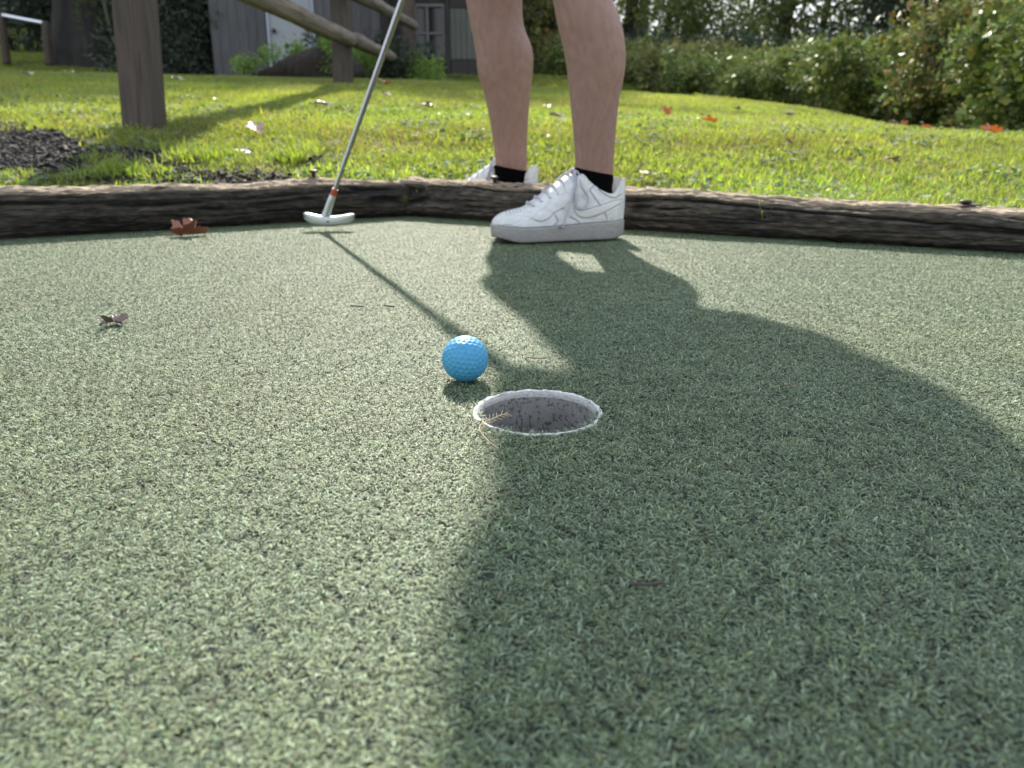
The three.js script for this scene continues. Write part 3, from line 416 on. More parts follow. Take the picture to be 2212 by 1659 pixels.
  const kn = topAt(0.122, 0.004).add(V3(0, 0.004, 0)), sp = (zx, zy, e) => onSide(...Z(zx, zy), e), w3 = 0.0034;
  mesh('lace', M(flat([kn, V3(0.124, 0.134, 0.026), sp(1195, 330, 0.006), sp(1150, 450, 0.008), sp(1110, 560, 0.006), sp(1080, 660, 0.005), sp(1042, 745, 0.007)], w3)), laceMat, o);
  mesh('lace', M(flat([kn, V3(0.117, 0.138, 0.024), sp(1262, 300, 0.006), sp(1305, 390, 0.007), sp(1300, 460, 0.006), sp(1255, 492, 0.005), sp(1215, 462, 0.006), sp(1200, 380, 0.007), V3(0.126, 0.132, 0.024), kn], w3 * 0.9)), laceMat, o);
  mesh('lace', M(flat([kn, V3(0.135, 0.136, -0.02), V3(0.15, 0.118, -0.032), V3(0.145, 0.1, -0.038), V3(0.13, 0.115, -0.03), kn], w3 * 0.9)), laceMat, o);
  const kg = new THREE.SphereGeometry(0.0058, 16, 12); kg.scale(1.2, 0.8, 1.3); kg.translate(kn.x, kn.y, kn.z); mesh('lace', M(kg), laceMat, o);
  return o;
}
{
  const O = W3(0.12, 0, 1.87), o = thing('person', 'person in white sneakers and black ankle socks standing astride the timber with a putter', 'person', O), Lp = (x, y, d) => W3(x, y, d).sub(O);
  const legN = [[0.1755, 0.050, 1.645, 0.038], [0.176, 0.100, 1.642, 0.0375], [0.175, 0.150, 1.640, 0.0405], [0.1735, 0.20, 1.638, 0.0425], [0.171, 0.282, 1.635, 0.0490], [0.171, 0.343, 1.632, 0.0572], [0.166, 0.385, 1.630, 0.0610], [0.154, 0.431, 1.628, 0.0625], [0.137, 0.480, 1.626, 0.0575], [0.128, 0.515, 1.63, 0.0600], [0.150, 0.585, 1.65, 0.070], [0.145, 0.70, 1.70, 0.082], [0.147, 0.86, 1.76, 0.095]];
  const legF = [[-0.001, 0.065, 2.105, 0.039], [-0.001, 0.115, 2.105, 0.040], [-0.002, 0.150, 2.10, 0.0432], [-0.005, 0.20, 2.10, 0.0450], [-0.010, 0.299, 2.098, 0.0560], [-0.017, 0.375, 2.095, 0.0700], [-0.020, 0.425, 2.092, 0.0720], [-0.038, 0.4865, 2.09, 0.0680], [-0.044, 0.545, 2.088, 0.0705], [-0.040, 0.59, 2.085, 0.074], [-0.032, 0.70, 2.06, 0.082], [0.058, 0.88, 1.98, 0.095]];
  const geos = [];
  for (const leg of [legN, legF]) {
    const cx = leg.map((p) => [p[1], p[0]]), cd = leg.map((p) => [p[1], p[2]]), cr = leg.map((p) => [p[1], p[3]]), y0 = leg[0][1], y1 = leg[leg.length - 1][1], near = leg === legN, k0 = near ? 0.36 : 0.41;
    geos.push(gridGeo(72, 150, (u, v) => {
      const a = u * TAU, y = lerp(y0, y1, v), r = smooth(cr, y), ca = Math.cos(a), sa = Math.sin(a);
      let rr = r; const t = (y - y0);
      // shin edge towards the front (-x), calf muscle towards the back, hollow behind the ankle
      const front = Math.max(0, -ca), back = Math.max(0, ca); rr *= 1 + 0.03 * Math.pow(front, 6) * sstep(0.18, 0.3, y) * sstep(0.52, 0.4, y) + 0.02 * back * Math.exp(-(((y - k0) / 0.07) ** 2)) * Math.cos(sa * 2.4);
      
      rr += 0.003 * Math.exp(-(((y - (near ? 0.51 : 0.56)) / 0.035) ** 2)) * Math.pow(front, 3);
      const sq = lerp(0.78, 0.97, sstep(leg[1][1] + 0.03, leg[4][1], y)); const p = Lp(smooth(cx, y) + ca * rr, y, smooth(cd, y) + sa * rr * sq); return [p.x, p.y, p.z, u * 2, y * 4];
    }, true));
  }
  // trunk, arms, hands and head as one field; below the hem the lofted legs go on
  const J = (x, y, d) => Lp(x, y, d), hipN = J(0.147, 0.86, 1.77), hipF = J(0.058, 0.88, 1.97), pel = J(0.11, 0.94, 1.87), che = J(-0.025, 1.22, 1.87), nk = J(-0.10, 1.385, 1.86), hd = J(-0.17, 1.50, 1.85), shN = J(-0.09, 1.315, 1.69), shF = J(-0.09, 1.315, 2.04), elN = J(-0.094, 1.05, 1.65), elF = J(-0.097, 1.05, 2.0), haN = J(-0.072, 0.915, 1.715), haF = J(-0.085, 0.845, 1.775);
  const B = [[pel, hipN, 0.12, 0.1], [pel, hipF, 0.12, 0.1], [pel, che, 0.135, 0.14], [che, shN, 0.12, 0.062], [che, shF, 0.12, 0.062], [che, nk, 0.1, 0.06], [nk, hd, 0.056, 0.06], [shN, elN, 0.052, 0.04], [shF, elF, 0.052, 0.04], [elN, haN, 0.041, 0.027], [elF, haF, 0.041, 0.027], [hipN, J(0.20, 0.70, 1.70), 0.095, 0.08], [hipF, J(0.02, 0.70, 2.06), 0.095, 0.08]];
  const body = (x, y, z) => { let m = 1; for (const [a, b, ra, rb] of B) m = smin(m, capsule(x, y, z, a, b, ra, rb), 0.04); return m; };
  geos.push(nets(body, J(-0.32, 0.66, 2.2), J(0.48, 1.62, 1.56), 0.014));
  // head with face
  const H = (f, u, s) => hd.clone().add(V3(-0.86 * f - 0.5 * u * 0, 0, 0)).add(V3(-0.5 * f * 0, -0.5 * f, 0)).add(V3(-0.5 * u, 0.86 * u, 0)).add(V3(0, 0, s));   // f forward (down-left), u towards the crown
  const headF = (x, y, z) => { let m = capsule(x, y, z, H(0.01, 0.06, 0), H(-0.02, 0.075, 0), 0.079, 0.088); m = smin(m, capsule(x, y, z, H(0.045, -0.035, 0), H(0.02, 0.0, 0), 0.042, 0.06), 0.03); m = smin(m, capsule(x, y, z, H(0.088, 0.042, 0), H(0.108, 0.012, 0), 0.009, 0.014), 0.012); for (const s of [1, -1]) { m = Math.max(m, 0.016 - Math.hypot(x - H(0.1, 0.045, s * 0.033).x, y - H(0.1, 0.045, s * 0.033).y, z - H(0.1, 0.045, s * 0.033).z)); m = smin(m, capsule(x, y, z, H(0.083, 0.045, s * 0.031), H(0.084, 0.045, s * 0.031), 0.012, 0.012), 0.004); m = smin(m, capsule(x, y, z, H(-0.005, 0.02, s * 0.08), H(-0.012, 0.05, s * 0.088), 0.011, 0.015), 0.008); } m = smin(m, capsule(x, y, z, H(0.088, -0.022, -0.018), H(0.088, -0.022, 0.018), 0.007, 0.007), 0.006); return m; };
  geos.push(nets(headF, hd.clone().add(V3(-0.24, -0.16, -0.13)), hd.clone().add(V3(0.16, 0.24, 0.13)), 0.006));
  // hands: palm and five fingers closed round the grip
  const gd = GRIP.clone().sub(HEADP).normalize();
  for (const [w, c, sd] of [[haN, GRIP.clone().addScaledVector(gd, 0.05).sub(O), 1], [haF, GRIP.clone().addScaledVector(gd, -0.035).sub(O), -1]]) {
    const across = V3(-0.9, -0.3, 0), caps = [[w, c.clone().add(V3(0.03, 0, sd * 0.022)), 0.025, 0.024]];
    for (let k = 0; k < 4; k++) { const b = c.clone().addScaledVector(gd, 0.03 - k * 0.02), r = 0.0088 - k * 0.0004, l = [1, 1.06, 1, 0.85][k]; const p0 = b.clone().add(V3(0.012, 0, sd * 0.026)), p1 = b.clone().add(V3(-0.020 * l, 0, sd * 0.024)), p2 = b.clone().add(V3(-0.030 * l, 0, -sd * 0.004)), p3 = b.clone().add(V3(-0.012, 0, -sd * 0.022 * l)); caps.push([p0, p1, r + 0.001, r], [p1, p2, r, r * 0.95], [p2, p3, r * 0.95, r * 0.85]); }
    const tb = c.clone().add(V3(0.018, 0.012, sd * 0.012)); caps.push([tb, tb.clone().add(V3(-0.012, -0.02, -sd * 0.028)), 0.0115, 0.0105], [tb.clone().add(V3(-0.012, -0.02, -sd * 0.028)), tb.clone().add(V3(-0.028, -0.045, -sd * 0.022)), 0.0105, 0.0085]);
    geos.push(nets((x, y, z) => { let m = 1; for (const q of caps) m = smin(m, capsule(x, y, z, ...q), 0.005); return m; }, c.clone().add(V3(-0.09, -0.1, -0.1)), c.clone().add(V3(0.12, 0.12, 0.1)), 0.004));
  }
  const tri = geos.map((g) => { if (!g.attributes.uv) { const p = g.attributes.position, u = new Float32Array(p.count * 2); for (let i = 0; i < p.count; i++) { u[i * 2] = (p.getX(i) + p.getZ(i)) * 3; u[i * 2 + 1] = p.getY(i) * 4; } g.setAttribute('uv', new THREE.BufferAttribute(u, 2)); } return g; });
  const bm = mesh('body', mergeGeometries(tri), skinMat, o); bm.material.side = THREE.DoubleSide;
  // fine leg hair
  {
    const R = rng(88), b = new MB();
    for (const leg of [legN, legF]) { const cx = leg.map((p) => [p[1], p[0]]), cd = leg.map((p) => [p[1], p[2]]), cr = leg.map((p) => [p[1], p[3]]); for (let i = 0; i < 2600; i++) { const y = lerp(0.2, 0.56, R()), a = R() * TAU, r = smooth(cr, y) - 0.0005, l = 0.006 + R() * 0.007, p = Lp(smooth(cx, y) + Math.cos(a) * r, y, smooth(cd, y) + Math.sin(a) * r * 0.97), n = V3(Math.cos(a), -0.9 - R() * 0.8, -Math.sin(a)).normalize(), t = V3(-Math.sin(a), 0, -Math.cos(a)).multiplyScalar(0.00006), q = p.clone().addScaledVector(n, l); n.y *= 0.6; const i0 = b.v(p.x - t.x, p.y, p.z - t.z), i1 = b.v(p.x + t.x, p.y, p.z + t.z), i2 = b.v(q.x, q.y, q.z); b.t(i0, i1, i2); } }
    const hm = mesh('leg_hair', b.geo(), std({ color: C(0.33, 0.22, 0.13), roughness: 0.5, side: THREE.DoubleSide }), o); hm.userData.kind = 'stuff';
  }
  const hairF = (x, y, z) => { const p = H(-0.022, 0.082, 0); let m = capsule(x, y, z, H(0.015, 0.078, 0), p, 0.086, 0.096); m = smin(m, capsule(x, y, z, p, H(-0.06, 0.0, 0), 0.09, 0.05), 0.03); return Math.max(m, -(capsule(x, y, z, H(0.12, 0.01, 0), H(0.09, -0.06, 0), 0.088, 0.09))) + 0.004 * N(x * 60, y * 60, z * 60); };
  mesh('hair', nets(hairF, hd.clone().add(V3(-0.22, -0.12, -0.14)), hd.clone().add(V3(0.2, 0.26, 0.14)), 0.008), std({ color: C(0.045, 0.03, 0.02), roughness: 0.7 }), o);
  const cloth = std({ color: C(0.03, 0.033, 0.04), roughness: 0.9 }), SH = [[pel, hipN, 0.148, 0.130], [pel, hipF, 0.14, 0.125], [hipN, J(0.146, 0.63, 1.675), 0.122, 0.108], [hipF, J(-0.03, 0.70, 2.06), 0.122, 0.105]];
  const shorts = (x, y, z) => { let m = 1; for (const q of SH) m = smin(m, capsule(x, y, z, ...q), 0.03); m += 0.004 * N(x * 14, y * 9, z * 14); const hem = (z > -0.0 ? 0.625 : 0.665); return Math.max(m, hem - y, y - 1.0); };
  mesh('shorts', nets(shorts, J(-0.16, 0.58, 2.25), J(0.46, 1.02, 1.5), 0.012), cloth, o);
  const TS = [[pel, che, 0.165, 0.158], [che, shN, 0.135, 0.078], [che, shF, 0.135, 0.078], [shN, J(-0.092, 1.17, 1.675), 0.078, 0.07], [shF, J(-0.094, 1.17, 2.02), 0.078, 0.07], [che, nk, 0.11, 0.066]];
  const shirt = (x, y, z) => { let m = 1; for (const q of TS) m = smin(m, capsule(x, y, z, ...q), 0.035); m += 0.005 * N(x * 11, y * 11, z * 11); return Math.max(m, 0.88 - y, y - 1.375); };
  mesh('shirt', nets(shirt, J(-0.2, 0.85, 2.2), J(0.46, 1.4, 1.54), 0.014), std({ color: C(0.10, 0.12, 0.16), roughness: 0.9 }), o);
  // ankle socks
  const sockMat = phys({ color: C(0.0025, 0.0025, 0.003), roughness: 1, specularIntensity: 0.08 });
  for (const [leg, top, base] of [[legN, 0.148, 0.07], [legF, 0.136, 0.08]]) {
    const cx = leg.map((p) => [p[1], p[0]]), cd = leg.map((p) => [p[1], p[2]]), cr = leg.map((p) => [p[1], p[3]]);
    mesh('sock', gridGeo(48, 20, (u, v) => { const a = u * TAU, ca = Math.cos(a), t = v * 1.08, yy = lerp(base - 0.03, top - 0.007 * ca, Math.min(1, t)), r = smooth(cr, Math.max(leg[0][1], yy)) + (t > 1 ? -0.003 : 0.0022) + 0.0006 * Math.sin(yy * 900) + 0.006 * sstep(top - 0.035, base - 0.02, yy); const p = Lp(smooth(cx, yy) + ca * r * 1.04 - 0.002, yy, smooth(cd, yy) + Math.sin(a) * r * 0.80); return [p.x, p.y, p.z]; }, true), sockMat, o);
  }
  makeShoe(o, Lp(0.2435, 0.0048, 1.666), Math.PI + 0.245, true).scale.x = 0.968;
  makeShoe(o, Lp(0.072, 0.012, 2.115), Math.PI - 0.26, true);
}
// ------------------------------------------------------------------ lawn grass
const grassMat = phys({ vertexColors: true, roughness: 0.9, side: THREE.DoubleSide, transmission: 0.74, thickness: 0, specularIntensity: 0.6 });
const leafMat = phys({ vertexColors: true, roughness: 0.8, side: THREE.DoubleSide, transmission: 0.45, thickness: 0, specularIntensity: 0.8 });
const shineLeafMat = phys({ vertexColors: true, roughness: 0.55, side: THREE.DoubleSide, specularIntensity: 0.8, transmission: 0.2, thickness: 0 });
const glossLeafMat = phys({ vertexColors: true, roughness: 0.4, side: THREE.DoubleSide, specularIntensity: 1 });
function blade(b, R, x, z, h, w, lean, c) {
  const az = R() * TAU, tw = az + Math.PI / 2 + (R() - 0.5), dx = Math.cos(az), dz = Math.sin(az), sx = Math.cos(tw), sz = Math.sin(tw);
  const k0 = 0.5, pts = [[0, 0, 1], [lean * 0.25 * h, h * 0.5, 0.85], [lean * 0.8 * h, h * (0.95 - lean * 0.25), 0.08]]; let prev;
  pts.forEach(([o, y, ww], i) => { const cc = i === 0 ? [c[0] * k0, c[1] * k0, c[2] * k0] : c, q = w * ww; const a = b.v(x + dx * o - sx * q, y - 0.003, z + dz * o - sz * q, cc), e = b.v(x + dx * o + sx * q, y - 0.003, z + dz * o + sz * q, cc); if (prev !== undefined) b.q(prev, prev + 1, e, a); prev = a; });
}
function ovalLeaf(b, c0, dir, nrm, L, Wd, col) {
  const s = dir.clone().cross(nrm).normalize(), P = (t, k, up) => c0.clone().addScaledVector(dir, t * L).addScaledVector(s, k * Wd).addScaledVector(nrm, up * L);
  const pts = [P(0, 0, 0), P(0.35, 0.5, 0.10), P(0.35, -0.5, 0.10), P(0.75, 0.36, 0.04), P(0.75, -0.36, 0.04), P(1, 0, -0.10), P(0.5, 0, 0.02)].map((p) => b.v(p.x, p.y, p.z, col));
  const [a, l1, r1, l2, r2, tip, m] = pts; b.t(a, l1, m); b.t(l1, l2, m); b.t(l2, tip, m); b.t(tip, r2, m); b.t(r2, r1, m); b.t(r1, a, m);
}
const gcol = (R, dry) => { const s = 0.7 + R() * 0.6; return R() < dry ? [0.30 * s, 0.25 * s, 0.09 * s] : R() < 0.5 ? [0.35 * s, 0.42 * s, 0.036 * s] : [0.26 * s, 0.37 * s, 0.03 * s]; };
function grassPatch(seed, size, n, h0, h1, w, dry, weeds = 0) {
  const R = rng(seed), b = new MB();
  for (let i = 0; i < n; i++) blade(b, R, (R() - 0.5) * size * 1.15, (R() - 0.5) * size * 1.15, lerp(h0, h1, R() * R()), w * (0.7 + R() * 0.6), 0.2 + R() * 0.9, gcol(R, dry));
  for (let i = 0; i < weeds; i++) { const a = R() * TAU, p = V3((R() - 0.5) * size, h0 * (0.4 + R() * 0.9), (R() - 0.5) * size), L = 0.009 + R() * 0.015, s = 0.7 + R() * 0.6; ovalLeaf(b, p, V3(Math.cos(a), 0.1 + R() * 0.5, Math.sin(a)).normalize(), V3((R() - 0.5) * 0.9, 1, (R() - 0.5) * 0.9).normalize(), L, L * 0.75, R() < 0.06 ? [0.3 * s, 0.25 * s, 0.05 * s] : [0.13 * s, 0.215 * s, 0.022 * s]); }
  return b.geo();
}
function slopeMat(x, d, yaw, sc, sy = 1) {
  const e = 0.08, n = V3(-(lawnH(x + e, d) - lawnH(x - e, d)) / (2 * e), 1, (lawnH(x, d + e) - lawnH(x, d - e)) / (2 * e)).normalize();
  const q = new THREE.Quaternion().setFromUnitVectors(V3(0, 1, 0), n).multiply(new THREE.Quaternion().setFromAxisAngle(V3(0, 1, 0), yaw));
  return new THREE.Matrix4().compose(W3(x, lawnH(x, d) - 0.002, d), q, V3(sc, sc * sy, sc));
}
{
  const R = rng(31);
  const fine = [0, 1, 2].map((i) => grassPatch(300 + i, 0.16, 460, 0.016, 0.044, 0.0015, 0.14, 4)), weedy = [0, 1].map((i) => grassPatch(320 + i, 0.16, 170, 0.02, 0.055, 0.0017, 0.08, 40)), thatch = [0, 1].map((i) => grassPatch(330 + i, 0.16, 380, 0.014, 0.035, 0.0015, 0.42, 3)), tall = [0, 1].map((i) => grassPatch(340 + i, 0.10, 70, 0.035, 0.085, 0.0022, 0.05, 3));
  const mid = [0, 1].map((i) => grassPatch(350 + i, 0.42, 1600, 0.024, 0.048, 0.0024, 0.16, 8)), midDry = [grassPatch(360, 0.42, 1400, 0.025, 0.05, 0.0024, 0.38, 4)], far = [0, 1].map((i) => grassPatch(370 + i, 1.0, 1900, 0.03, 0.06, 0.006, 0.14, 0));
  const sets = new Map(); const put = (list, m, c) => { const g = list[Math.floor(R() * list.length)]; if (!sets.has(g)) sets.set(g, [[], []]); const s = sets.get(g); s[0].push(m); s[1].push(c); };
  const tint = (x, d) => { const k = 0.92 + 0.62 * fbm(x * 1.4, d * 1.4, 4, 3), y = 0.3 * fbm(x * 0.7, d * 0.7, 9, 2); return C(k * (1 + y), k, k * (1 - y * 0.6)); };
  const glint = [], weedG = grassPatch(390, 0.16, 0, 0.03, 0.05, 0.001, 0, 4); { const c = weedG.attributes.color; for (let i = 0; i < c.count; i++) c.setXYZ(i, c.getX(i) * 0.55, c.getY(i) * 0.6, c.getZ(i)); }
  for (let d = 1.45; d < 4.6; d += 0.125) for (let x = -4.0; x < 4.2; x += 0.125) {
    const X = x + (R() - 0.5) * 0.1, D = d + (R() - 0.5) * 0.1, s = beyond(X, D); if (s < 0.125 || Math.abs(X) > 0.55 + D * 0.8) continue;
    const b = bare(X, D); if (b && R() > 0.03) continue; if (X > -0.26 && X < 0.12 && D < 2.2) continue;
    const soil = soilStrip(X, D) ? 0.66 : 0; if (R() < soil) continue;
    const n = fbm(X * 2.2, D * 2.2, 6, 3), wd = 0.10 + 0.38 * sstep(0.7, 0.15, s) + (X < -1.3 && D < 4 ? 0.3 : 0), yaw = R() * TAU, sc = 0.9 + R() * 0.35, t = tint(X, D);
    if (!soil && R() < 0.03) glint.push([slopeMat(X, D, R() * TAU, 0.8 + R() * 0.6), C(0.8 + 0.4 * R(), 0.8 + 0.4 * R(), 0.8)]);
    if (R() < wd && n > -0.25) put(weedy, slopeMat(X, D, yaw, sc * 1.1), t); else if (n < -0.06) put(thatch, slopeMat(X, D, yaw, sc), t); else put(fine, slopeMat(X, D, yaw, sc), t);
    if (!soil && s > 0.2 && R() < (s < 0.5 ? 0.08 : 0.02)) put(tall, slopeMat(X, D, yaw, 0.75 + R() * 0.4), t);
    if (X > -0.3 && s < 0.22 && R() < 0.5) put(fine, slopeMat(X, D, yaw + 1, 1.15, 1.2), t);
  }
  for (const [px, py, n, sc] of [[270, 376, 4, 1.2], [240, 384, 2, 1.1], [310, 380, 3, 1.1], [400, 350, 3, 1.1], [440, 345, 3, 1], [205, 352, 2, 0.9], [655, 350, 4, 1], [690, 330, 3, 1], [20, 392, 3, 0.9], [130, 392, 2, 0.8], [365, 330, 3, 0.9], [300, 300, 3, 0.8], [345, 300, 3, 0.8], [270, 290, 3, 0.8]]) { const p = atGround(px, py); for (let i = 0; i < n; i++) { const X = p.x + (R() - 0.5) * 0.08, D = -p.z + (R() - 0.5) * 0.06; if (beyond(X, D) > 0.19) put(tall, slopeMat(X, D, R() * TAU, sc * (0.8 + R() * 0.4)), tint(X, D)); } }
  for (let d = 4.5; d < 11; d += 0.33) for (let x = -10; x < 9; x += 0.33) { const X = x + (R() - 0.5) * 0.2, D = d + (R() - 0.5) * 0.2; if (Math.abs(X) > 0.8 + D * 0.78) continue; const n = fbm(X * 1.3, D * 1.3, 6, 3); put(n < -0.04 ? midDry : mid, slopeMat(X, D, R() * TAU, 0.95 + R() * 0.3), tint(X, D)); }
  for (let d = 10.8; d < 34; d += 0.8) for (let x = -28; x < 20; x += 0.8) { const X = x + (R() - 0.5) * 0.5, D = d + (R() - 0.5) * 0.5; if (Math.abs(X) > 1 + D * 0.8 || (X > 1 && D > 20)) continue; put(far, slopeMat(X, D, R() * TAU, 1 + R() * 0.3), tint(X, D)); }
  tag(inst('clover', weedG, glossLeafMat, glint.map((q) => q[0]), glint.map((q) => q[1])), 'glossy clover and daisy leaves scattered in the near lawn', null, null, 'stuff');
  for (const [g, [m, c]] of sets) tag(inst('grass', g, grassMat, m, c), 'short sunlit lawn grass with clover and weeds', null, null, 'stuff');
}
// bark mulch on the bare soil
{
  const R = rng(61), chip = new THREE.IcosahedronGeometry(1, 0); chip.scale(0.011, 0.0028, 0.005); const m = [], c = []; let xs = mulchPoly.map((p) => p[0]), ds = mulchPoly.map((p) => p[1]);
  const x0 = Math.min(...xs) - 0.1, x1 = Math.max(...xs) + 0.1, d0 = Math.min(...ds) - 0.1, d1 = Math.max(...ds) + 0.1;
  for (let i = 0; i < 46000; i++) { const x = lerp(x0, -0.5, R()), d = lerp(d0, d1, R()), b = bare(x, d); if ((!b && (!soilStrip(x, d) || R() < 0.6)) || beyond(x, d) < 0.11) continue; const s = 0.4 + R() * R() * 1.5; m.push(new THREE.Matrix4().compose(W3(x, lawnH(x, d) + 0.001 + R() * 0.012, d), new THREE.Quaternion().setFromEuler(new THREE.Euler((R() - 0.5) * 1.2, R() * TAU, (R() - 0.5) * 1.2)), V3(s, s * (0.6 + R()), s))); const k = 0.4 + R() * 0.9; c.push(R() < 0.05 ? C(0.12, 0.10, 0.08) : C(0.022 * k, 0.018 * k, 0.016 * k)); }
  tag(inst('bark_mulch', chip, std({ roughness: 0.85 }), m, c), 'dark bark mulch on bare soil beside the fence post', null, null, 'stuff');
}
// ------------------------------------------------------------------ split rail fence
function roundLog(a, b, r0, r1, seed, nl = 90) {
  const d = b.clone().sub(a), L = d.length(), u = d.clone().normalize(), s = V3(0, 1, 0).cross(u).normalize(), t = u.clone().cross(s), bend = (v) => 0.03 * Math.sin(v * 3.1 + seed) + 0.012 * N(v * 5, seed);
  const side = gridGeo(40, nl, (i, v) => { const an = i * TAU, r = lerp(r0, r1, v) * (1 + 0.16 * fbm(Math.cos(an) * 1.2 + seed, Math.sin(an) * 1.2, v * L * 0.9, 3)) + 0.004 * N(an * 5, v * L * 1.6, seed), e = Math.min(1, sstep(0, 0.012, v) + 0.55, sstep(1, 0.988, v) + 0.55); const p = a.clone().addScaledVector(d, v).addScaledVector(s, Math.cos(an) * r * e + bend(v)).addScaledVector(t, Math.sin(an) * r * e + bend(v + 2) * 0.6); return [p.x, p.y, p.z, i * 0.8, v * L * 0.9]; }, true);
  return side;
}
function capOf(side, nu, row, col) { const b = new MB(), p = side.attributes.position, o = row * (nu + 1); let c = V3(); for (let i = 0; i < nu; i++) c.add(V3().fromBufferAttribute(p, o + i)); c.multiplyScalar(1 / nu); const k = b.v(c.x, c.y, c.z, null, 0.5, 0.5), id = []; for (let i = 0; i <= nu; i++) { const q = V3().fromBufferAttribute(p, o + i); id.push(b.v(q.x, q.y, q.z, null, 0.5 + (q.x - c.x) * 5, 0.5 + (q.y - c.y) * 5)); } for (let i = 0; i < nu; i++) b.t(k, id[i], id[i + 1]); return b.geo(); }
function logMesh(name, a, b, r0, r1, seed, mat, parent) { const g = roundLog(a, b, r0, r1, seed), c0 = capOf(g, 40, 0), c1 = capOf(g, 40, 90); const m = mesh(name, mergeGeometries([g, c0, c1]), mat, parent); mat.side = THREE.DoubleSide; return m; }
const TILT = -0.15;
{
  const p1 = atGround(314, 280), p2 = atGround(742, 183), p3 = atD(886, 150, 11.4); const o = thing('split_rail_fence', 'weathered split rail fence of square posts and round rails receding on the left', 'fence', p1.clone());
  const post = (p, w, yaw, h, lean) => { const g = new THREE.Group(); const geo = new RoundedBoxGeometry(w, h, w, 4, w * 0.05); const P = geo.attributes.position; for (let i = 0; i < P.count; i++) { const x = P.getX(i), y = P.getY(i), z = P.getZ(i); P.setX(i, x + 0.003 * N(y * 3, z * 9, 3)); P.setZ(i, z + 0.003 * N(y * 3, x * 9, 8)); } const u = geo.attributes.uv, nn = geo.attributes.normal; for (let i = 0; i < P.count; i++) u.setXY(i, (Math.abs(nn.getX(i)) > 0.6 ? P.getZ(i) : P.getX(i)) * 2.4 + (Math.abs(nn.getX(i)) > 0.6 ? 0.4 : 0), P.getY(i) * 1.1); geo.translate(0, h / 2 - 0.15, 0); const m = mesh('post', geo, postMat, o); m.position.copy(p).sub(o.position); m.rotation.set(TILT * lean, yaw, 0, 'XYZ'); return m; };
  post(p1, 0.122, 0.0, 1.65, 1.0); post(p2, 0.15, -0.05, 1.5, 1); post(p3, 0.16, -0.05, 1.6, 1);
  const S = (v) => v.clone().sub(o.position);
  logMesh('rail', S(atD(292, -120, 3.08)), S(atD(752, 83, 7.08)), 0.055, 0.064, 1, railMat, o);
  logMesh('rail', S(atD(760, 82, 7.12)), S(atD(880, 138, 11.35)), 0.062, 0.055, 4, railMat, o);
  logMesh('rail', S(atD(748, -24, 7.12)), S(atD(892, 54, 11.35)), 0.068, 0.06, 7, railMat, o);
  logMesh('rail', S(atD(300, -330, 3.08)), S(atD(745, -28, 7.08)), 0.06, 0.065, 9, railMat, o);
}
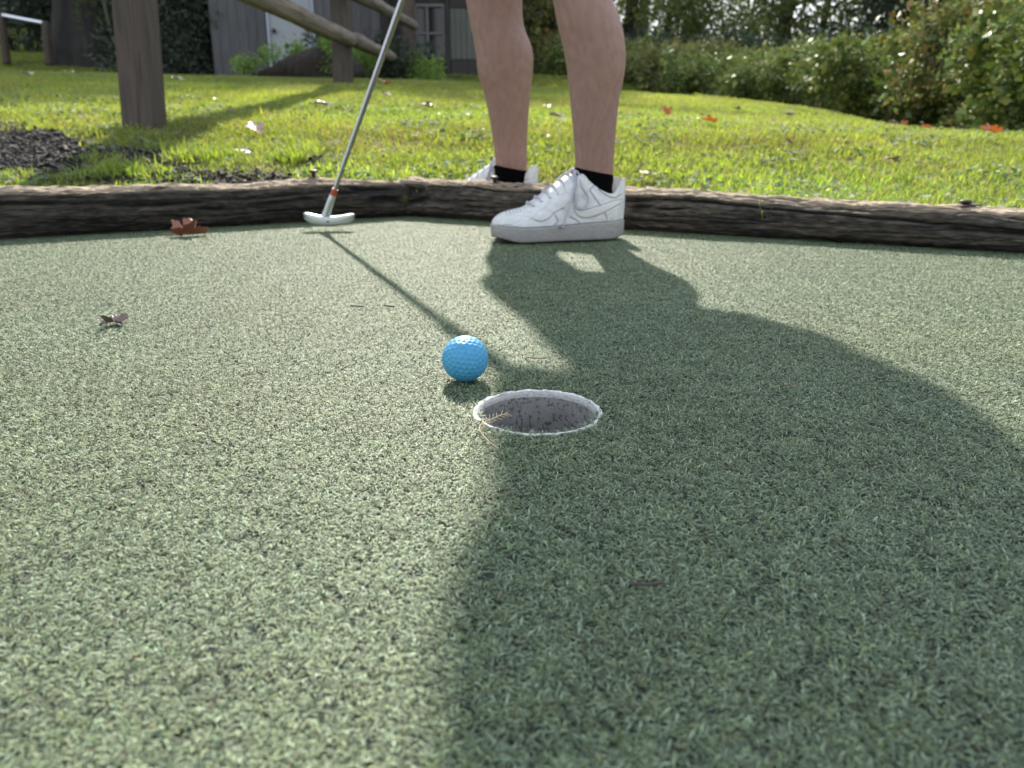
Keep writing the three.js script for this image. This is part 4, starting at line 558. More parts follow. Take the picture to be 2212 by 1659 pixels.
// ------------------------------------------------------------------ shed and cabin
function boxPx(name, x0, y0, x1, y1, d, th, mat, parent, off, seed = 0) {
  const a = V3(atD(x0, 90, d).x, atD(x0, y0, d).y, -d), b = V3(atD(x1, 90, d).x, atD(x1, y1, d).y, -d), w = b.x - a.x, h = a.y - b.y, g = new RoundedBoxGeometry(w, h, th, 2, Math.min(0.006, th * 0.2, w * 0.2)), u = g.attributes.uv, P = g.attributes.position; for (let i = 0; i < P.count; i++) u.setXY(i, P.getX(i) * 1.7 + P.getZ(i) * 1.7 + seed * 0.37, P.getY(i) * 0.8 + seed * 0.21);
  const m = mesh(name, g, mat, parent); m.position.set((a.x + b.x) / 2, (a.y + b.y) / 2, -d - th / 2).sub(off); return m;
}
{
  const grey = woodTex(51, [0.050, 0.049, 0.050], [0.110, 0.107, 0.107], { gu: 9, gv: 0.8 }), mats = [0, 1, 2].map((k) => std({ map: grey, color: C(0.70 + k * 0.13, 0.70 + k * 0.13, 0.72 + k * 0.13), roughness: 0.85 }));
  const d = 12, O = atD(640, 168, d), o = thing('wooden_shed', 'grey wooden plank shed with a pale door behind the fence', 'shed', O), R = rng(9);
  const px = (x) => atD(x, 100, d).x, run = (x0, x1) => { const n = Math.round((px(x1) - px(x0)) / 0.14); for (let k = 0; k < n; k++) { const a = lerp(x0, x1, k / n), b = lerp(x0, x1, (k + 1) / n) - 0.5; boxPx('plank', a, -175, b, 176, d + R() * 0.008, 0.022, mats[Math.floor(R() * 3)], o, O, k + x0); } };
  run(456, 576); run(681, 822);
  boxPx('door', 583, -120, 674, 172, d + 0.015, 0.03, std({ color: C(0.25, 0.265, 0.28), roughness: 0.6 }), o, O);
  const dh = new THREE.SphereGeometry(0.035, 14, 10), k = mesh('door_handle', dh, std({ color: C(0.05, 0.045, 0.04), roughness: 0.4, metalness: 0.6 }), o); k.position.copy(atD(590, 66, 11.96)).sub(O);
  const trim = std({ color: C(0.30, 0.33, 0.38), roughness: 0.6 }); boxPx('door_frame', 577, -130, 582.5, 172, d - 0.02, 0.05, trim, o, O); boxPx('door_frame', 674.5, -130, 680, 172, d - 0.02, 0.05, trim, o, O);
  const a = V3(atD(456, 90, d).x, atD(456, 176, d).y, -d), b = V3(atD(822, 90, d).x, atD(822, -175, d).y, -d), w = b.x - a.x, wall = new THREE.BoxGeometry(w, b.y - a.y, 2.6); const wm = mesh('wall', wall, std({ map: grey, color: C(0.5, 0.5, 0.5), roughness: 0.9 }), o); wm.position.set((a.x + b.x) / 2, (a.y + b.y) / 2, -d - 0.05 - 1.3).sub(O);
  const rs = new THREE.Shape([[-w / 2 - 0.25, 0], [0, 0.75], [w / 2 + 0.25, 0], [w / 2 + 0.25, 0.07], [0, 0.84], [-w / 2 - 0.25, 0.07]].map(([x, y]) => new THREE.Vector2(x, y))), rg = new THREE.ExtrudeGeometry(rs, { depth: 3.2, bevelEnabled: false }); rg.translate(0, 0, -3.0); const rm = mesh('roof', rg, std({ color: C(0.06, 0.055, 0.05), roughness: 0.95 }), o); rm.position.set((a.x + b.x) / 2, b.y - 0.02, -d + 0.1).sub(O);
  o.rotation.x = -0.06;
}
{
  const dk = woodTex(57, [0.018, 0.015, 0.013], [0.050, 0.044, 0.038], { gu: 9, gv: 0.8 }), dark = std({ map: dk, roughness: 0.9 }), panelM = std({ map: woodTex(58, [0.075, 0.078, 0.07], [0.13, 0.135, 0.12], { gu: 9, gv: 0.8 }), roughness: 0.9 }), frame = std({ color: C(0.13, 0.125, 0.12), roughness: 0.7 });
  const d = 12.9, O = atD(920, 185, d), o = thing('cabin', 'dark timber cabin with a paned window standing right of the grey shed', 'cabin', O), R = rng(19);
  for (let k = 0; k < 7; k++) { const a = lerp(812, 897, k / 7), b = lerp(812, 897, (k + 1) / 7) - 0.8; boxPx('plank', a, -170, b, 190, d + R() * 0.01, 0.025, dark, o, O, k); }
  boxPx('plank', 898, 128, 960, 190, d, 0.03, dark, o, O, 8); boxPx('plank', 898, -170, 960, 4, d, 0.03, dark, o, O, 9);
  const w = new THREE.Group(); w.name = 'window'; o.add(w);
  for (const [x0, y0, x1, y1] of [[899, 6, 961, 14], [899, 120, 961, 127], [899, 14.2, 902, 119.8], [957, 14.2, 961, 119.8], [921, 14.2, 926.5, 119.8]]) boxPx('window_frame', x0, y0, x1, y1, d - 0.03, 0.05, frame, w, O);
  for (const [x0, x1] of [[902.2, 920.8], [926.7, 956.8]]) boxPx('muntin', x0, 69, x1, 74, d - 0.022, 0.035, frame, w, O);
  for (const [x0, x1, y0, y1] of [[902.2, 920.8, 14.4, 68.8], [926.7, 956.8, 14.4, 68.8], [902.2, 920.8, 74.2, 119.6], [926.7, 956.8, 74.2, 119.6]]) boxPx('pane', x0, y0, x1, y1, d + 0.02, 0.004, phys({ color: C(0.012, 0.012, 0.014), roughness: 0.12 }), w, O);
  boxPx('corner_post', 962, -170, 971, 190, d - 0.05, 0.12, dark, o, O, 3);
  for (let k = 0; k < 5; k++) boxPx('panel', 972 + k * 12, 17, 983.4 + k * 12, 128, d + R() * 0.01, 0.03, panelM, o, O, k);
  boxPx('plank', 972, -170, 1032, 16, d, 0.03, dark, o, O, 5); boxPx('plank', 972, 129, 1032, 164, d + 0.01, 0.03, dark, o, O, 6);
  boxPx('sill_beam', 960, 165, 1034, 183, d - 0.08, 0.18, std({ map: dk, color: C(1.5, 1.6, 1.35), roughness: 0.9 }), o, O, 4);
  const a = V3(atD(812, 90, d).x, atD(812, 195, d).y, -d), b = V3(atD(1032, 90, d).x, atD(1032, -170, d).y, -d), wall = new THREE.BoxGeometry(b.x - a.x, b.y - a.y, 2.4), wm = mesh('wall', wall, dark, o); wm.position.set((a.x + b.x) / 2, (a.y + b.y) / 2, -d - 0.06 - 1.2).sub(O);
  const rf = new THREE.BoxGeometry(b.x - a.x + 0.5, 0.1, 3.4), rm = mesh('roof', rf, std({ color: C(0.05, 0.045, 0.04), roughness: 0.95 }), o); rm.position.set((a.x + b.x) / 2, b.y + 0.2, -d - 1.0).sub(O); rm.rotation.x = 0.16;
  o.rotation.x = -0.04;
}
// ------------------------------------------------------------------ foliage
function clump(seed, n, rad, L, wk, cols, droop = 0.2) {
  const R = rng(seed), b = new MB();
  for (let i = 0; i < n; i++) { const v = V3(R() - 0.5, R() - 0.5, R() - 0.5).normalize().multiplyScalar(rad * Math.pow(R(), 0.5)), dir = v.clone().normalize().add(V3((R() - 0.5) * 1.6, (R() - 0.5) * 1.2 - droop, (R() - 0.5) * 1.6)).normalize(), nr = V3((R() - 0.5) * 1.5, 0.7, (R() - 0.5) * 1.5).normalize(), l = L * (0.6 + R() * 0.7), c = cols[Math.floor(R() * cols.length)], k = 0.65 + R() * 0.7, s = dir.clone().cross(nr).normalize(), cc = [c[0] * k, c[1] * k, c[2] * k];
    const q = (t, w, u) => { const p = v.clone().addScaledVector(dir, t * l).addScaledVector(s, w * l * wk).addScaledVector(nr, u * l); return b.v(p.x, p.y, p.z, cc); };
    const a = q(0, 0, 0), m1 = q(0.45, 0.5, 0.09), m2 = q(0.45, -0.5, 0.09), e = q(1, 0, -0.06); b.t(a, m1, e); b.t(a, e, m2); }
  return b.geo();
}
const PAL = {
  bramble: [[0.112, 0.189, 0.032], [0.153, 0.225, 0.038], [0.090, 0.153, 0.032], [0.198, 0.216, 0.051], [0.126, 0.162, 0.043]], bright: [[0.180, 0.306, 0.032], [0.234, 0.360, 0.043], [0.153, 0.270, 0.029]],
  dark: [[0.030, 0.052, 0.022], [0.024, 0.045, 0.022], [0.04, 0.062, 0.024], [0.035, 0.05, 0.03]], autumn: [[0.14, 0.185, 0.04], [0.17, 0.205, 0.045], [0.22, 0.17, 0.05], [0.10, 0.15, 0.04], [0.12, 0.16, 0.05]], olive: [[0.108, 0.153, 0.029], [0.144, 0.180, 0.036], [0.090, 0.135, 0.029], [0.180, 0.198, 0.043]],
};
const CL = { bramble: [clump(500, 64, 0.24, 0.06, 0.72, PAL.bramble), clump(501, 30, 0.3, 0.13, 0.6, PAL.bramble)], bright: [clump(510, 60, 0.15, 0.05, 0.6, PAL.bright)], dark: [0, 1].map((i) => clump(520 + i, 80, 0.42, 0.11, 0.5, PAL.dark)), autumn: [clump(530, 66, 0.32, 0.075, 0.62, PAL.autumn), clump(531, 28, 0.36, 0.15, 0.55, PAL.autumn)], olive: [0, 1].map((i) => clump(540 + i, 72, 0.42, 0.09, 0.55, PAL.olive)), fan: [clump(550, 30, 0.26, 0.14, 0.26, PAL.dark, 0.5)] };
const barkT = woodTex(71, [0.011, 0.010, 0.009], [0.048, 0.042, 0.036], { gu: 20, gv: 1.2 }), barkMat = std({ map: barkT, bumpMap: woodBump(71, 20, 1.2), bumpScale: 0.03, roughness: 0.95 });
function plant(name, label, category, x, d, blobs, kind, stems, group, opts = {}) {
  const y = lawnH(x, d), o = thing(name, label, category, W3(x, y, d), group), R = rng(Math.round((x * 13 + d * 31) * 10) + 7);
  if (opts.rough) { const nb = []; for (const [bx, by, bd, rx, ry, rd, n] of blobs) for (let k = 0; k < opts.rough; k++) { const s = 0.32 + R() * 0.36, v = V3(R() - 0.5, R() - 0.5, R() - 0.5).normalize(), q = 0.35 + 0.5 * R(); nb.push([bx + v.x * rx * q, by + v.y * ry * q, bd + v.z * rd * q, rx * s, ry * s * (0.8 + R() * 0.5), rd * s, Math.round(n * 1.25 / opts.rough)]); if (opts.shoots) for (let k = 0; k < opts.shoots; k++) nb.push([bx + (R() - 0.5) * rx * 2, by + ry * (0.6 + R() * 1.1), bd + (R() - 0.5) * rd * 1.6, 0.07 + R() * 0.1, 0.12 + R() * 0.25, 0.07 + R() * 0.1, 5 + Math.round(R() * 6)]); } blobs = nb; }
  const list = CL[kind], M = list.map(() => []), CC = list.map(() => []);
  for (const [bx, by, bd, rx, ry, rd, n] of blobs) for (let i = 0; i < n; i++) {
    const v = V3(R() - 0.5, R() - 0.5, R() - 0.5).normalize(), r = Math.pow(R(), 0.38); const p = V3(bx + v.x * r * rx, by + v.y * r * ry, -bd + v.z * r * rd); if (p.y < 0.03) p.y = 0.03 + R() * 0.1;
    const wx = x + p.x, wd = d - p.z, under = lawnH(wx, wd) - y; if (p.y < under + 0.02) p.y = under + 0.02 + R() * 0.12;
    if (opts.gap && N(wx * opts.gap, (y + p.y) * opts.gap, wd * opts.gap) > (opts.cut ?? 0.22)) continue;
    const k = opts.rough ? (R() < 0.3 ? list.length - 1 : 0) : Math.floor(R() * list.length), s = (opts.size ?? 1) * (0.6 + R() * 0.75); M[k].push(new THREE.Matrix4().compose(p, new THREE.Quaternion().setFromEuler(new THREE.Euler(R() * TAU, R() * TAU, R() * TAU)), V3(s, s, s))); const q = 0.75 + 0.5 * R(), w = (opts.warm ?? 0) * R(); CC[k].push(C(q * (1 + w), q * (1 + w * 0.3), q));
  }
  list.forEach((g, k) => { if (M[k].length) inst(category === 'tree' ? 'crown' : 'foliage', g, opts.gloss ? glossLeafMat : k && opts.rough ? shineLeafMat : leafMat, M[k], CC[k], o); });
  if (category === 'tree') for (const [sx, sd, h, r0, lx, ld] of stems) { const pts = [V3(sx, -0.25, -sd), V3(sx + lx * 0.3, h * 0.35, -sd - ld * 0.3), V3(sx + lx * 0.6, h * 0.7, -sd - ld * 0.7), V3(sx + lx, h, -sd - ld)], c = new THREE.CatmullRomCurve3(pts); mesh('trunk', gridGeo(24, 40, (u, v) => { const p = c.getPoint(v), a = u * TAU, r = r0 * (1 - 0.75 * v) * (1 + 0.5 * sstep(0.08, 0, v) + 0.12 * N(Math.cos(a) * 2 + sx * 5, Math.sin(a) * 2, v * 9)); return [p.x + Math.cos(a) * r, p.y, p.z + Math.sin(a) * r, u * 2, v * h * 0.6]; }, true), barkMat, o);
    for (let k = 0; k < 5; k++) { const t = 0.3 + k * 0.13, p = c.getPoint(t), a = R() * TAU, l = h * 0.3; mesh('limb', tubeGeo([p, p.clone().add(V3(Math.cos(a) * l * 0.5, l * 0.3, Math.sin(a) * l * 0.5)), p.clone().add(V3(Math.cos(a) * l, l * 0.45, Math.sin(a) * l))], r0 * 0.22, 14, 7), barkMat, o); } }
  else for (let k = 0; k < (stems || 0); k++) { const h = blobs[0][1] + blobs[0][4] * 0.6, a = R() * TAU, q = (0.2 + R() * 0.5) * Math.min(1, h); mesh('stem', tubeGeo([V3(0, -0.05, 0), V3(Math.cos(a) * q * 0.4, h * 0.55, Math.sin(a) * q * 0.4), V3(Math.cos(a) * q, h, Math.sin(a) * q)], h < 0.5 ? 0.003 : 0.010, 12, 6), barkMat, o); }
  return o;
}
// low brambles along the right edge of the lawn, near to far
const BR = 'brambles along the right edge of the lawn';
const bram = (x, d, h, w, n, label, kind = 'bramble', opt = {}) => plant('bramble_bush', label, 'bush', x, d, [[0, h * 0.36, 0, w, h * 0.40, w, Math.round(n * 2.0)], [w * 0.5, h * 0.5, 0.2, w * 0.55, h * 0.36, w * 0.5, Math.round(n * 0.8)]], kind, 3, BR, { size: 0.5, gloss: false, warm: 0.2, rough: 9, shoots: 11, gap: 2.6, cut: 0.14, ...opt });
bram(3.6, 5.05, 0.75, 0.55, 120, 'low dry bramble at the right edge of the photo, nearest of the lawn-edge bushes');
bram(3.85, 6.1, 0.95, 0.6, 140, 'low bramble with brownish stems, next after the one at the right photo edge', 'autumn', { size: 0.45 });
bram(4.2, 7.3, 0.8, 0.65, 140, 'light green bramble above the orange leaf at the lawn edge');
bram(3.95, 8.5, 0.62, 0.75, 140, 'bright green mounded bramble in the middle of the lawn-edge row', 'bramble', { warm: 0.3 });
bram(3.5, 9.9, 0.52, 0.75, 130, 'green bramble bulging over the lawn left of the mounded one');
bram(3.1, 11.5, 0.46, 0.8, 120, 'low bramble under the dark trees, halfway along the far lawn edge', 'bramble', { warm: 0.2 });
bram(2.6, 13.1, 0.42, 0.9, 110, 'pale low bramble at the far lawn edge right of the standing legs', 'autumn', { size: 0.4 });
bram(1.5, 14.4, 0.42, 0.9, 110, 'farthest low bramble, seen just behind the right calf', 'bramble');
const TB = 'taller shrubs behind the brambles';
const shrub = (x, d, h, w, n, kind, label, opt = {}) => plant('tall_shrub', label, 'shrub', x, d, [[0, h * 0.5, 0, w, h * 0.55, w, n], [-w * 0.4, h * 0.75, 0.1, w * 0.5, h * 0.3, w * 0.5, Math.round(n * 0.3)]], kind, 4, TB, { rough: 9, ...opt });
shrub(5.6, 6.9, 1.55, 0.75, 220, 'autumn', 'leafy shrub with yellowing leaves at the upper right photo edge', { warm: 0.35, size: 0.85 });
shrub(6.7, 8.6, 1.8, 1.0, 130, 'dark', 'dark glossy shrub left of the yellowing one at the photo edge', { gloss: true, size: 0.8 });
shrub(5.6, 9.6, 1.15, 0.9, 130, 'autumn', 'shrub with yellowish leaves above the mounded bramble', { warm: 0.5, size: 0.7 });
shrub(4.9, 11.5, 1.15, 1.0, 110, 'dark', 'dark shiny-leaved shrub in the middle of the row behind the brambles', { gloss: true, size: 0.65 });
shrub(4.0, 13.4, 1.0, 0.9, 100, 'dark', 'dark shrub behind the pale far bramble', { size: 0.65 });
shrub(2.7, 15.4, 0.9, 1.0, 120, 'dark', 'dark shrub close right of the right calf', { size: 0.65 });
shrub(0.9, 16.5, 2.2, 1.4, 260, 'autumn', 'yellow-green shrub seen between the two legs', { warm: 0.45, size: 0.9 });
shrub(-0.7, 18.5, 2.6, 1.3, 150, 'olive', 'green shrub behind the cabin corner', { size: 0.9 });
// trees behind
const TR = 'trees behind the shrubs on the right';
const tree = (x, d, h, w, n, kind, label, opt = {}) => plant('tree', label, 'tree', x, d, [[0, h * 0.56, 0, w, h * 0.46, w, n], [w * 0.3, h * 0.34, -0.4, w * 0.9, h * 0.22, w * 0.8, Math.round(n * 0.35)]], kind, [[0, 0, h * 0.85, 0.14 + h * 0.012, 0.3, 0.2], ...(opt.second ? [[0.8, 0.3, h * 0.7, 0.12, 0.6, 0.2]] : [])], TR, { gap: 1.7, cut: 0.12, rough: 9, ...opt });
tree(2.6, 18.5, 5.3, 2.4, 272, 'olive', 'olive-leaved tree rising right behind the right calf', { second: true });
tree(5.6, 17.0, 5.6, 2.4, 272, 'olive', 'loose tree with sky showing through, centre of the right background', { cut: 0.04, second: true });
tree(7.4, 14.2, 5.3, 2.3, 285, 'dark', 'dark tree right of the loose one with sky gaps', { cut: 0.14 });
tree(9.0, 11.8, 5.3, 2.3, 310, 'dark', 'dark broad tree at the top right corner of the photo', { cut: 0.2 });
tree(9.6, 17.5, 6.6, 2.8, 235, 'olive', 'tall tree far behind the dark trees on the right', { cut: 0.02 });
tree(3.6, 23.0, 6.6, 3.0, 235, 'olive', 'tall thin-leaved tree far behind the right calf', { cut: 0.02 });
tree(-0.2, 22.0, 5.9, 2.6, 272, 'olive', 'tall tree beyond the gap between the legs', { cut: 0.2 });
// dark wood behind the buildings and on the far left
plant('dark_bush', 'large dark evergreen bush between the near fence post and the shed', 'bush', -5.5, 12.2, [[0.35, 1.0, 0.4, 0.75, 1.25, 0.8, 260], [0.45, 1.9, 0.5, 0.7, 0.9, 0.8, 130], [0.2, 0.3, 0.1, 0.8, 0.4, 0.6, 70]], 'dark', 4, null, { size: 0.7 });
const BK = 'dark trees closing the view on the left';
const btree = (x, d, h, w, n, label) => plant('evergreen_tree', label, 'tree', x, d, [[0, h * 0.5, 0, w, h * 0.52, w, n], [0, h * 0.16, -0.5, w * 1.1, h * 0.16, w, Math.round(n * 0.5)], [0, 0.5, -w * 0.8, w * 1.25, 0.8, 0.9, 130]], 'dark', [[0, 0, h * 0.9, 0.3, 0.1, 0.1]], BK, { size: 1.5 });
btree(-8.0, 19.0, 9, 2.6, 420, 'dark evergreen behind the big trunk on the left');
btree(-4.6, 19.0, 9, 2.6, 420, 'dark evergreen behind the left half of the shed');
btree(-1.9, 19.5, 9, 2.4, 420, 'dark evergreen behind the cabin roof');
btree(-17.5, 27.0, 12, 3.6, 460, 'dark evergreen at the left photo edge beyond the far lawn');
btree(-21.5, 29.0, 12, 3.6, 380, 'dark evergreen farthest left beyond the lawn');
btree(-13.2, 28.0, 12, 3.4, 460, 'dark evergreen beyond the far lawn, left of the big trunk');
{
  // big old trunk with root flare
  const p = atD(196, 112, 13.6), o = thing('old_tree', 'massive dark tree trunk with flaring roots beyond the fence on the left', 'tree', p.clone()), S = 0.40;
  mesh('trunk', gridGeo(140, 90, (u, v) => { const a = u * TAU, y = lerp(-0.3, 9, Math.pow(v, 1.7)), fl = 0.62 * Math.exp(-Math.max(0, y) / 0.55) * (0.6 + 0.7 * Math.pow(Math.abs(Math.cos(a * 2.5 + 0.6)), 2)), r = S * (1 - y * 0.035) * (1 + fl) + 0.05 * fbm(Math.cos(a) * 3, Math.sin(a) * 3, y * 0.5, 4) + 0.025 * N(a * 9, y * 0.8, 3); return [Math.cos(a) * r - y * 0.03, y, Math.sin(a) * r - y * 0.08, u * 5, y * 0.7]; }, true), barkMat, o);
  const R = rng(5), M = [], CC = []; for (let i = 0; i < 620; i++) { const v = V3(R() - 0.5, R() - 0.5, R() - 0.5).normalize().multiplyScalar(Math.pow(R(), 0.4)); M.push(new THREE.Matrix4().compose(V3(v.x * 3.2 - 0.2, 6.6 + v.y * 3.0, v.z * 3.2 - 0.6), new THREE.Quaternion().setFromEuler(new THREE.Euler(R() * 6, R() * 6, R() * 6)), V3(1.4, 1.4, 1.4))); CC.push(C(1, 1, 1)); } inst('crown', CL.dark[0], leafMat, M, CC, o);
  const vine = []; for (let i = 0; i < 9; i++) { const y = i * 0.22, r = S * (1 + 0.5 * Math.exp(-y / 0.5)) + 0.05; vine.push(V3(r * 0.92 - y * 0.03, y, r * 0.45 - y * 0.08)); } mesh('ivy_stem', tubeGeo(vine, 0.025, 40, 6), std({ color: C(0.13, 0.13, 0.09), roughness: 0.9 }), o);
  const IV = [], ic = []; for (let i = 0; i < 46; i++) { const y = R() * 1.8, a = 0.1 + R() * 1.2, r = S * (1 + 0.5 * Math.exp(-y / 0.5)) + 0.05; IV.push(new THREE.Matrix4().compose(V3(Math.cos(a) * r - y * 0.03, y, Math.sin(a) * r - y * 0.08), new THREE.Quaternion().setFromEuler(new THREE.Euler(R() * 6, R() * 6, R() * 6)), V3(0.4, 0.4, 0.4))); ic.push(C(0.7, 0.7, 0.7)); } inst('ivy', CL.bright[0], leafMat, IV, ic, o);
}
{
  // low pipe barrier on the far left
  const a = atD(12, 118, 13.0), b = atD(104, 119, 12.4), ta = atD(3, 26, 13.0), tb = atD(98, 46, 12.4), o = thing('pipe_barrier', 'two dark wooden posts joined by a shiny metal pipe on the far lawn', 'barrier', a.clone()), S = (v) => v.clone().sub(o.position);
  for (const [p, q] of [[a, ta], [b, tb]]) { const L = S(p), H = S(q); L.y -= 0.15; mesh('post', roundLog(L, H, 0.062, 0.056, 2, 30), postMat, o); }
  mesh('pipe', new THREE.TubeGeometry(new THREE.LineCurve3(S(atD(6, 33, 12.95)), S(atD(100, 51, 12.35))), 2, 0.028, 14), std({ color: C(0.62, 0.64, 0.7), roughness: 0.3, metalness: 0.9 }), o);
}
{
  // rotting stump with sprouts round it
  const c = atD(650, 165, 8.9), o = thing('rotten_stump', 'dark rotting wedge of an uprooted stump behind the middle fence post', 'stump', c.clone());
  const a = atD(548, 168, 8.9).sub(c), b = atD(690, 108, 8.9).sub(c), e = atD(770, 172, 9.0).sub(c);
  const f = (x, y, z) => { let m = capsule(x, y, z, V3(a.x, a.y - 0.02, 0.05), V3(b.x, b.y - 0.07, 0), 0.045, 0.09); m = smin(m, capsule(x, y, z, V3(b.x, b.y - 0.08, 0), V3(e.x, 0.06, -0.1), 0.09, 0.08), 0.06); m = smin(m, capsule(x, y, z, V3(a.x * 0.3, 0.02, -0.02), V3(e.x, 0.02, 0), 0.12, 0.12), 0.1); m = smin(m, capsule(x, y, z, V3(a.x * 0.2, 0.1, 0), V3(b.x * 0.8, b.y * 0.55, 0), 0.1, 0.13), 0.08); return m + 0.03 * fbm(x * 5, y * 5, z * 5, 4) + 0.012 * N(x * 22, y * 5, z * 22); };
  const g = nets(f, V3(-0.75, -0.2, -0.35), V3(0.85, 0.55, 0.35), 0.018), P = g.attributes.position, u = new Float32Array(P.count * 2); for (let i = 0; i < P.count; i++) { u[i * 2] = P.getX(i) * 1.4; u[i * 2 + 1] = P.getY(i) * 1.2 + P.getZ(i); } g.setAttribute('uv', new THREE.BufferAttribute(u, 2));
  mesh('wood', g, std({ map: woodTex(81, [0.010, 0.007, 0.0055], [0.040, 0.027, 0.02], { gu: 8, gv: 2 }), roughness: 0.95 }), o);
  const br = thing('fallen_branch', 'grey dead branch lying on the ground at the foot of the cabin', 'branch', atD(965, 180, 11)); const L = (x, y, d) => atD(x, y, d).sub(br.position);
  mesh('wood', roundLog(L(940, 158, 11.3), L(1000, 200, 10.6), 0.035, 0.025, 3, 40), railMat, br);
}
const SP = 'leafy sprouts round the stump';
const sprout = (px, py, d, h, n, label, kind = 'bright') => { const q = atD(px, py, d); return plant('leafy_sprout', label, 'plant', q.x, d, [[0, q.y - lawnH(q.x, d), 0, h * 0.55, h * 0.5, h * 0.4, n]], kind, 2, SP, { size: 0.55 }); };
sprout(530, 146, 8.7, 0.24, 15, 'bright green sprout at the low left tip of the dark stump');
sprout(590, 120, 8.9, 0.17, 9, 'small bright sprout on the left slope of the stump, before the shed door');
sprout(640, 112, 9.0, 0.22, 13, 'bright green sprout in front of the shed door, over the stump');
sprout(722, 122, 8.9, 0.36, 34, 'leafy bright sprout just left of the middle fence post');
sprout(785, 128, 9.2, 0.30, 22, 'bright sprout just right of the middle fence post under the rail');
sprout(893, 146, 9.8, 0.26, 14, 'small bright sprout before the far fence post');
sprout(928, 160, 9.6, 0.32, 26, 'yellow-green sprout at the foot of the cabin window');
plant('dark_undergrowth', 'dark low undergrowth below the fence rail right of the middle post', 'undergrowth', -2.0, 9.9, [[0, 0.22, 0, 0.75, 0.26, 0.4, 70], [0.6, 0.15, 0, 0.5, 0.2, 0.4, 40]], 'dark', 0, null, { size: 0.45 });
plant('dark_undergrowth', 'dark fern-like undergrowth at the right, in the gap under the dark trees', 'undergrowth', 6.0, 7.6, [[0, 0.6, 0, 0.8, 0.7, 0.6, 60]], 'fan', 2, null, { size: 1.1, gloss: true });

// ------------------------------------------------------------------ fallen leaves
function leafGeo(seed, size, curl, lobes = 5) {
  const R = rng(seed), b = new MB(), nA = 60, rings = 5, c1 = (R() - 0.5) * 2, fold = (0.5 + R()) * curl, tw = (R() - 0.5) * 2 * curl;
  const rad = (a) => { const q = Math.abs(Math.cos(a * lobes / 2)), s = Math.pow(q, 0.55); const len = 0.62 + 0.38 * Math.cos(a); return (0.34 + 0.66 * s) * (0.62 + 0.38 * len) * (1 + 0.10 * Math.sin(a * 17 + seed)) * (Math.abs(a) > 2.8 ? 0.55 : 1); };
  const pt = (a, r) => { const q = rad(a) * r, x = Math.sin(a) * q, z = -Math.cos(a) * q; let y = fold * (Math.abs(x) * 0.55 + 0.35 * z * z * c1) + tw * x * z * 0.8 + 0.14 * curl * Math.sin(x * 5 + seed) * r + 0.05 * N(x * 5, z * 5, seed); return [x * size * (1 - 0.2 * curl), y * size, z * size]; };
  const c = b.v(...pt(0, 0.001)); for (let k = 1; k <= rings; k++) for (let i = 0; i < nA; i++) b.v(...pt(-Math.PI + (i + 0.5) / nA * TAU, k / rings));
  for (let i = 0; i < nA; i++) b.t(c, 1 + (i + 1) % nA, 1 + i); for (let k = 1; k < rings; k++) for (let i = 0; i < nA; i++) { const a = 1 + (k - 1) * nA + i, a2 = 1 + (k - 1) * nA + (i + 1) % nA; b.q(a, a2, a2 + nA, a + nA); }
  const g = b.geo(); g.computeBoundingBox(); g.translate(0, -g.boundingBox.min.y, 0); return g;
}
const lm = (r, g, b, gl = 0.5) => phys({ color: C(r, g, b), roughness: gl, side: THREE.DoubleSide, specularIntensity: 1 });
const LM = { pale: lm(0.42, 0.33, 0.27, 0.3), orange: phys({ color: C(0.42, 0.12, 0.022), roughness: 0.75, side: THREE.DoubleSide, transmission: 0.4, thickness: 0 }), rust: phys({ color: C(0.15, 0.055, 0.025), roughness: 0.7, side: THREE.DoubleSide, transmission: 0.3, thickness: 0 }), brown: lm(0.045, 0.032, 0.025, 0.6), pink: lm(0.36, 0.24, 0.20, 0.42) };
function fallenLeaf(px, py, size, mat, label, { curl = 0.7, seed = 1, yaw = 0, tilt = 0, roll = 0, lift = 0.012, group = 'fallen leaves on the lawn' } = {}) {
  tilt *= 0.5; if (group === 'fallen leaves on the lawn') size *= 0.62;
  const p = atGround(px, py), onGreen = beyond(p.x, -p.z) < 0, y = onGreen ? 0.0015 : lawnH(p.x, -p.z) + lift + 0.02, o = thing('fallen_leaf', label, 'leaf', V3(p.x, y, p.z), group);
  o.rotation.set(tilt, yaw, roll, 'YXZ'); const g = leafGeo(seed, size, curl); mesh('blade', g, mat, o);
  const st = tubeGeo([V3(0, size * 0.06, size * 0.3), V3(size * 0.05, size * 0.12, size * 0.7), V3(size * 0.12, size * 0.2, size * 1.05)], size * 0.016, 10, 5); mesh('leaf_stem', st, mat, o); return o;
}
fallenLeaf(404, 512, 0.047, phys({ color: C(0.22, 0.085, 0.05), roughness: 0.36, side: THREE.DoubleSide }), 'curled orange-brown leaf on the green against the left timber', { curl: 0.95, seed: 5, yaw: -1.2, roll: -0.12, group: 'fallen leaves on the green' });
fallenLeaf(253, 706, 0.0215, lm(0.13, 0.085, 0.07, 0.4), 'small crumpled brown leaf lying on the left of the green', { curl: 1.2, seed: 12, yaw: 1.4, group: 'fallen leaves on the green' });
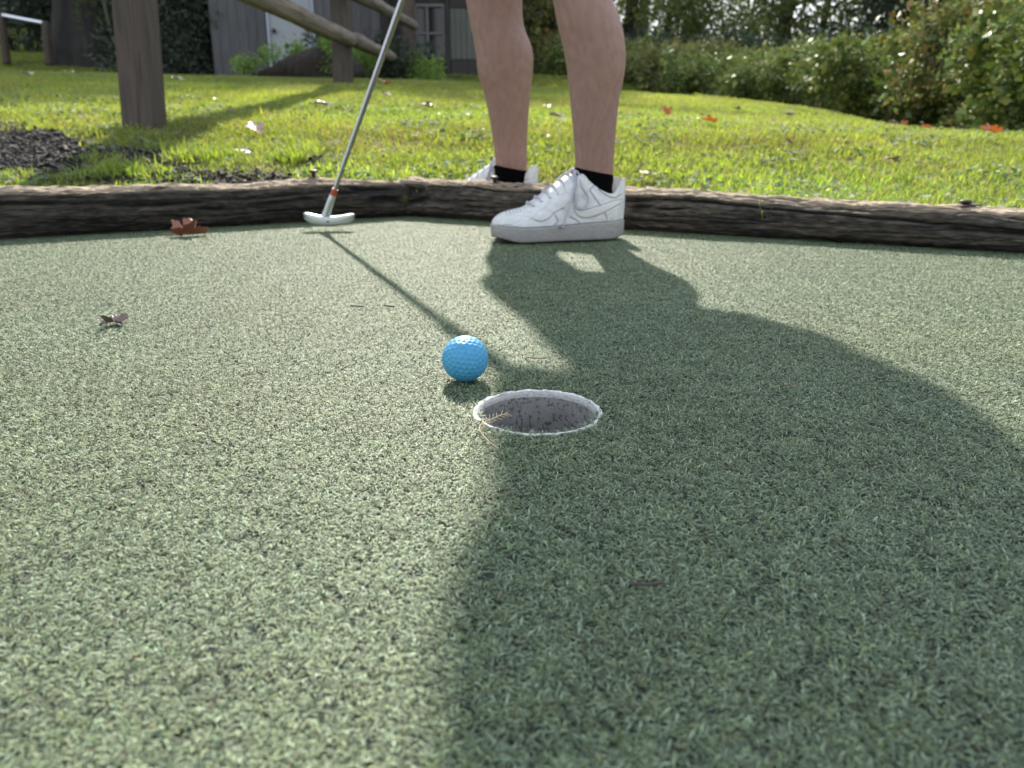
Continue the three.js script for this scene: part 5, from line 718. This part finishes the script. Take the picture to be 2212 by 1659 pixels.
const FL = [
  [528, 352, 0.055, 'pale', 'white-glinting pale leaf on the bare patch between near post and putter head', { seed: 21, yaw: 1.4, tilt: 0.35 }], [553, 300, 0.075, 'pink', 'upright reddish-brown leaf in the grass above the pale leaf left of the shaft', { seed: 22, yaw: 0.6, tilt: 1.0 }],
  [700, 245, 0.085, 'pale', 'long pale glinting leaf on the lawn just left of the putter shaft', { seed: 23, yaw: 1.5, tilt: 0.4 }], [745, 255, 0.05, 'rust', 'small rusty leaf touching the glinting one left of the shaft', { seed: 24, yaw: 0.4 }],
  [924, 245, 0.075, 'pale', 'pale leaf with white glints on the lawn between shaft and left leg', { seed: 25, yaw: 2.0, tilt: 0.3 }], [835, 218, 0.08, 'rust', 'rusty leaf on the lawn just right of the shaft, below the middle post', { seed: 26, yaw: 0.9, tilt: 0.6 }],
  [832, 190, 0.12, 'orange', 'orange and white leaf at the far edge of the lawn beside the shaft', { seed: 27, yaw: 2.2, tilt: 0.6 }], [1205, 270, 0.07, 'pale', 'white-lit leaf on the lawn between the two legs', { seed: 28, yaw: 1.2, tilt: 0.4 }],
  [1183, 243, 0.05, 'pale', 'small pale leaf between the legs, above the white-lit one', { seed: 29, yaw: 0.3, tilt: 0.5 }], [1437, 258, 0.085, 'orange', 'orange leaf standing on edge on the lawn right of the right leg', { seed: 30, yaw: 0.2, tilt: 1.2 }],
  [1534, 280, 0.07, 'orange', 'flat orange leaf on the lawn, second to the right of the legs', { seed: 31, yaw: 1.3, tilt: 0.3 }], [1515, 262, 0.04, 'rust', 'tiny rust leaf just above the flat orange one', { seed: 32, yaw: 0.5, tilt: 0.8 }],
  [1594, 247, 0.085, 'pale', 'pale leaf on the upper lawn right of the orange ones', { seed: 33, yaw: 1.6, tilt: 0.4 }], [1704, 260, 0.095, 'pale', 'bright white-lit leaf near the bramble edge of the lawn', { seed: 34, yaw: 1.1, tilt: 0.5 }],
  [1926, 283, 0.07, 'pink', 'pinkish leaf at the lawn edge below the brambles', { seed: 35, yaw: 1.1, tilt: 0.4 }], [1950, 281, 0.05, 'orange', 'orange leaf standing beside the pinkish one at the lawn edge', { seed: 36, yaw: 0.2, tilt: 1.2 }],
  [2138, 304, 0.075, 'orange', 'large orange leaf at the far right of the lawn edge', { seed: 37, yaw: 1.4, tilt: 0.5 }], [2000, 294, 0.045, 'orange', 'small orange leaf at the lawn edge left of the large one', { seed: 38, yaw: 0.7, tilt: 0.6 }],
  [1921, 388, 0.05, 'pink', 'reddish curled leaf in the grass above the right timber', { seed: 39, yaw: 1.9, tilt: 0.7, lift: 0.03 }], [1702, 330, 0.035, 'rust', 'small rusty leaf in the middle of the right lawn', { seed: 40, yaw: 1.2, tilt: 0.8 }],
  [385, 182, 0.10, 'pale', 'long pale leaf just right of the near fence post', { seed: 41, yaw: 1.2, tilt: 0.4 }], [62, 170, 0.10, 'pale', 'bright pale leaf on the sunny grass at the far left', { seed: 42, yaw: 1.5, tilt: 0.4 }],
  [140, 160, 0.09, 'pale', 'pale glinting leaf on the sunny grass left of the near post', { seed: 43, yaw: 0.8, tilt: 0.4 }], [168, 166, 0.08, 'pale', 'pale narrow leaf touching the glinting one left of the near post', { seed: 44, yaw: 1.9, tilt: 0.4 }],
  [268, 157, 0.09, 'pink', 'brownish curled leaf at the shade edge beside the near post', { seed: 45, yaw: 1.0, tilt: 0.9 }], [118, 400, 0.055, 'brown', 'brown curled leaf resting behind the left timber', { seed: 46, yaw: 1.8, tilt: 0.5, lift: 0.02 }],
  [1396, 408, 0.07, 'pink', 'pale pink-brown leaf lying on the ground at the right timber behind the sneaker', { seed: 47, yaw: 1.4, tilt: 0.15, lift: 0.02, curl: 0.3 }], [140, 332, 0.03, 'pale', 'small pale leaf on the dark mulch', { seed: 48, yaw: 1.2, tilt: 0.2, lift: -0.005 }],
];
for (const [px, py, s, m, label, o] of FL) fallenLeaf(px, py, s, LM[m], label, o);
// bits of litter on the green
for (const [px, py, l, r, label, mat] of [[772, 668, 0.009, 0.0011, 'dark twig bit on the green left of the shaft shadow', 'brown'], [842, 668, 0.008, 0.0013, 'dark twig bit on the green lying in the shaft shadow', 'brown'], [1395, 1276, 0.0085, 0.0009, 'dark twig bit sunk in the shaded turf below the hole', 'brown'], [300, 1444, 0.0016, 0.0006, 'tiny reddish seed on the turf at the lower left', 'rust'], [1698, 842, 0.008, 0.0007, 'reddish pine needle bit on the shaded turf right of the hole', 'rust'], [1160, 782, 0.011, 0.0006, 'thin reddish grass stalk behind the hole', 'rust']]) {
  const p = atGround(px, py), R = rng(px), a = R() * 1.4 - 0.7, o = tag(mesh('twig_bit', tubeGeo([V3(-Math.cos(a) * l, 0, Math.sin(a) * l), V3(0, l * 0.03, l * 0.2), V3(Math.cos(a) * l, 0, -Math.sin(a) * l)], r, 10, 6), LM[mat]), label, 'twig', 'bits of litter on the green'); o.position.set(p.x, 0.0042, p.z);
}
renderEnd();
function renderEnd() {
  const renderer = new THREE.WebGLRenderer({ antialias: true });
  renderer.setSize(1024, 768);
  renderer.shadowMap.enabled = true;
  renderer.toneMapping = THREE.LinearToneMapping; renderer.toneMappingExposure = EXPOSURE;
  renderer.render(scene, camera);
}
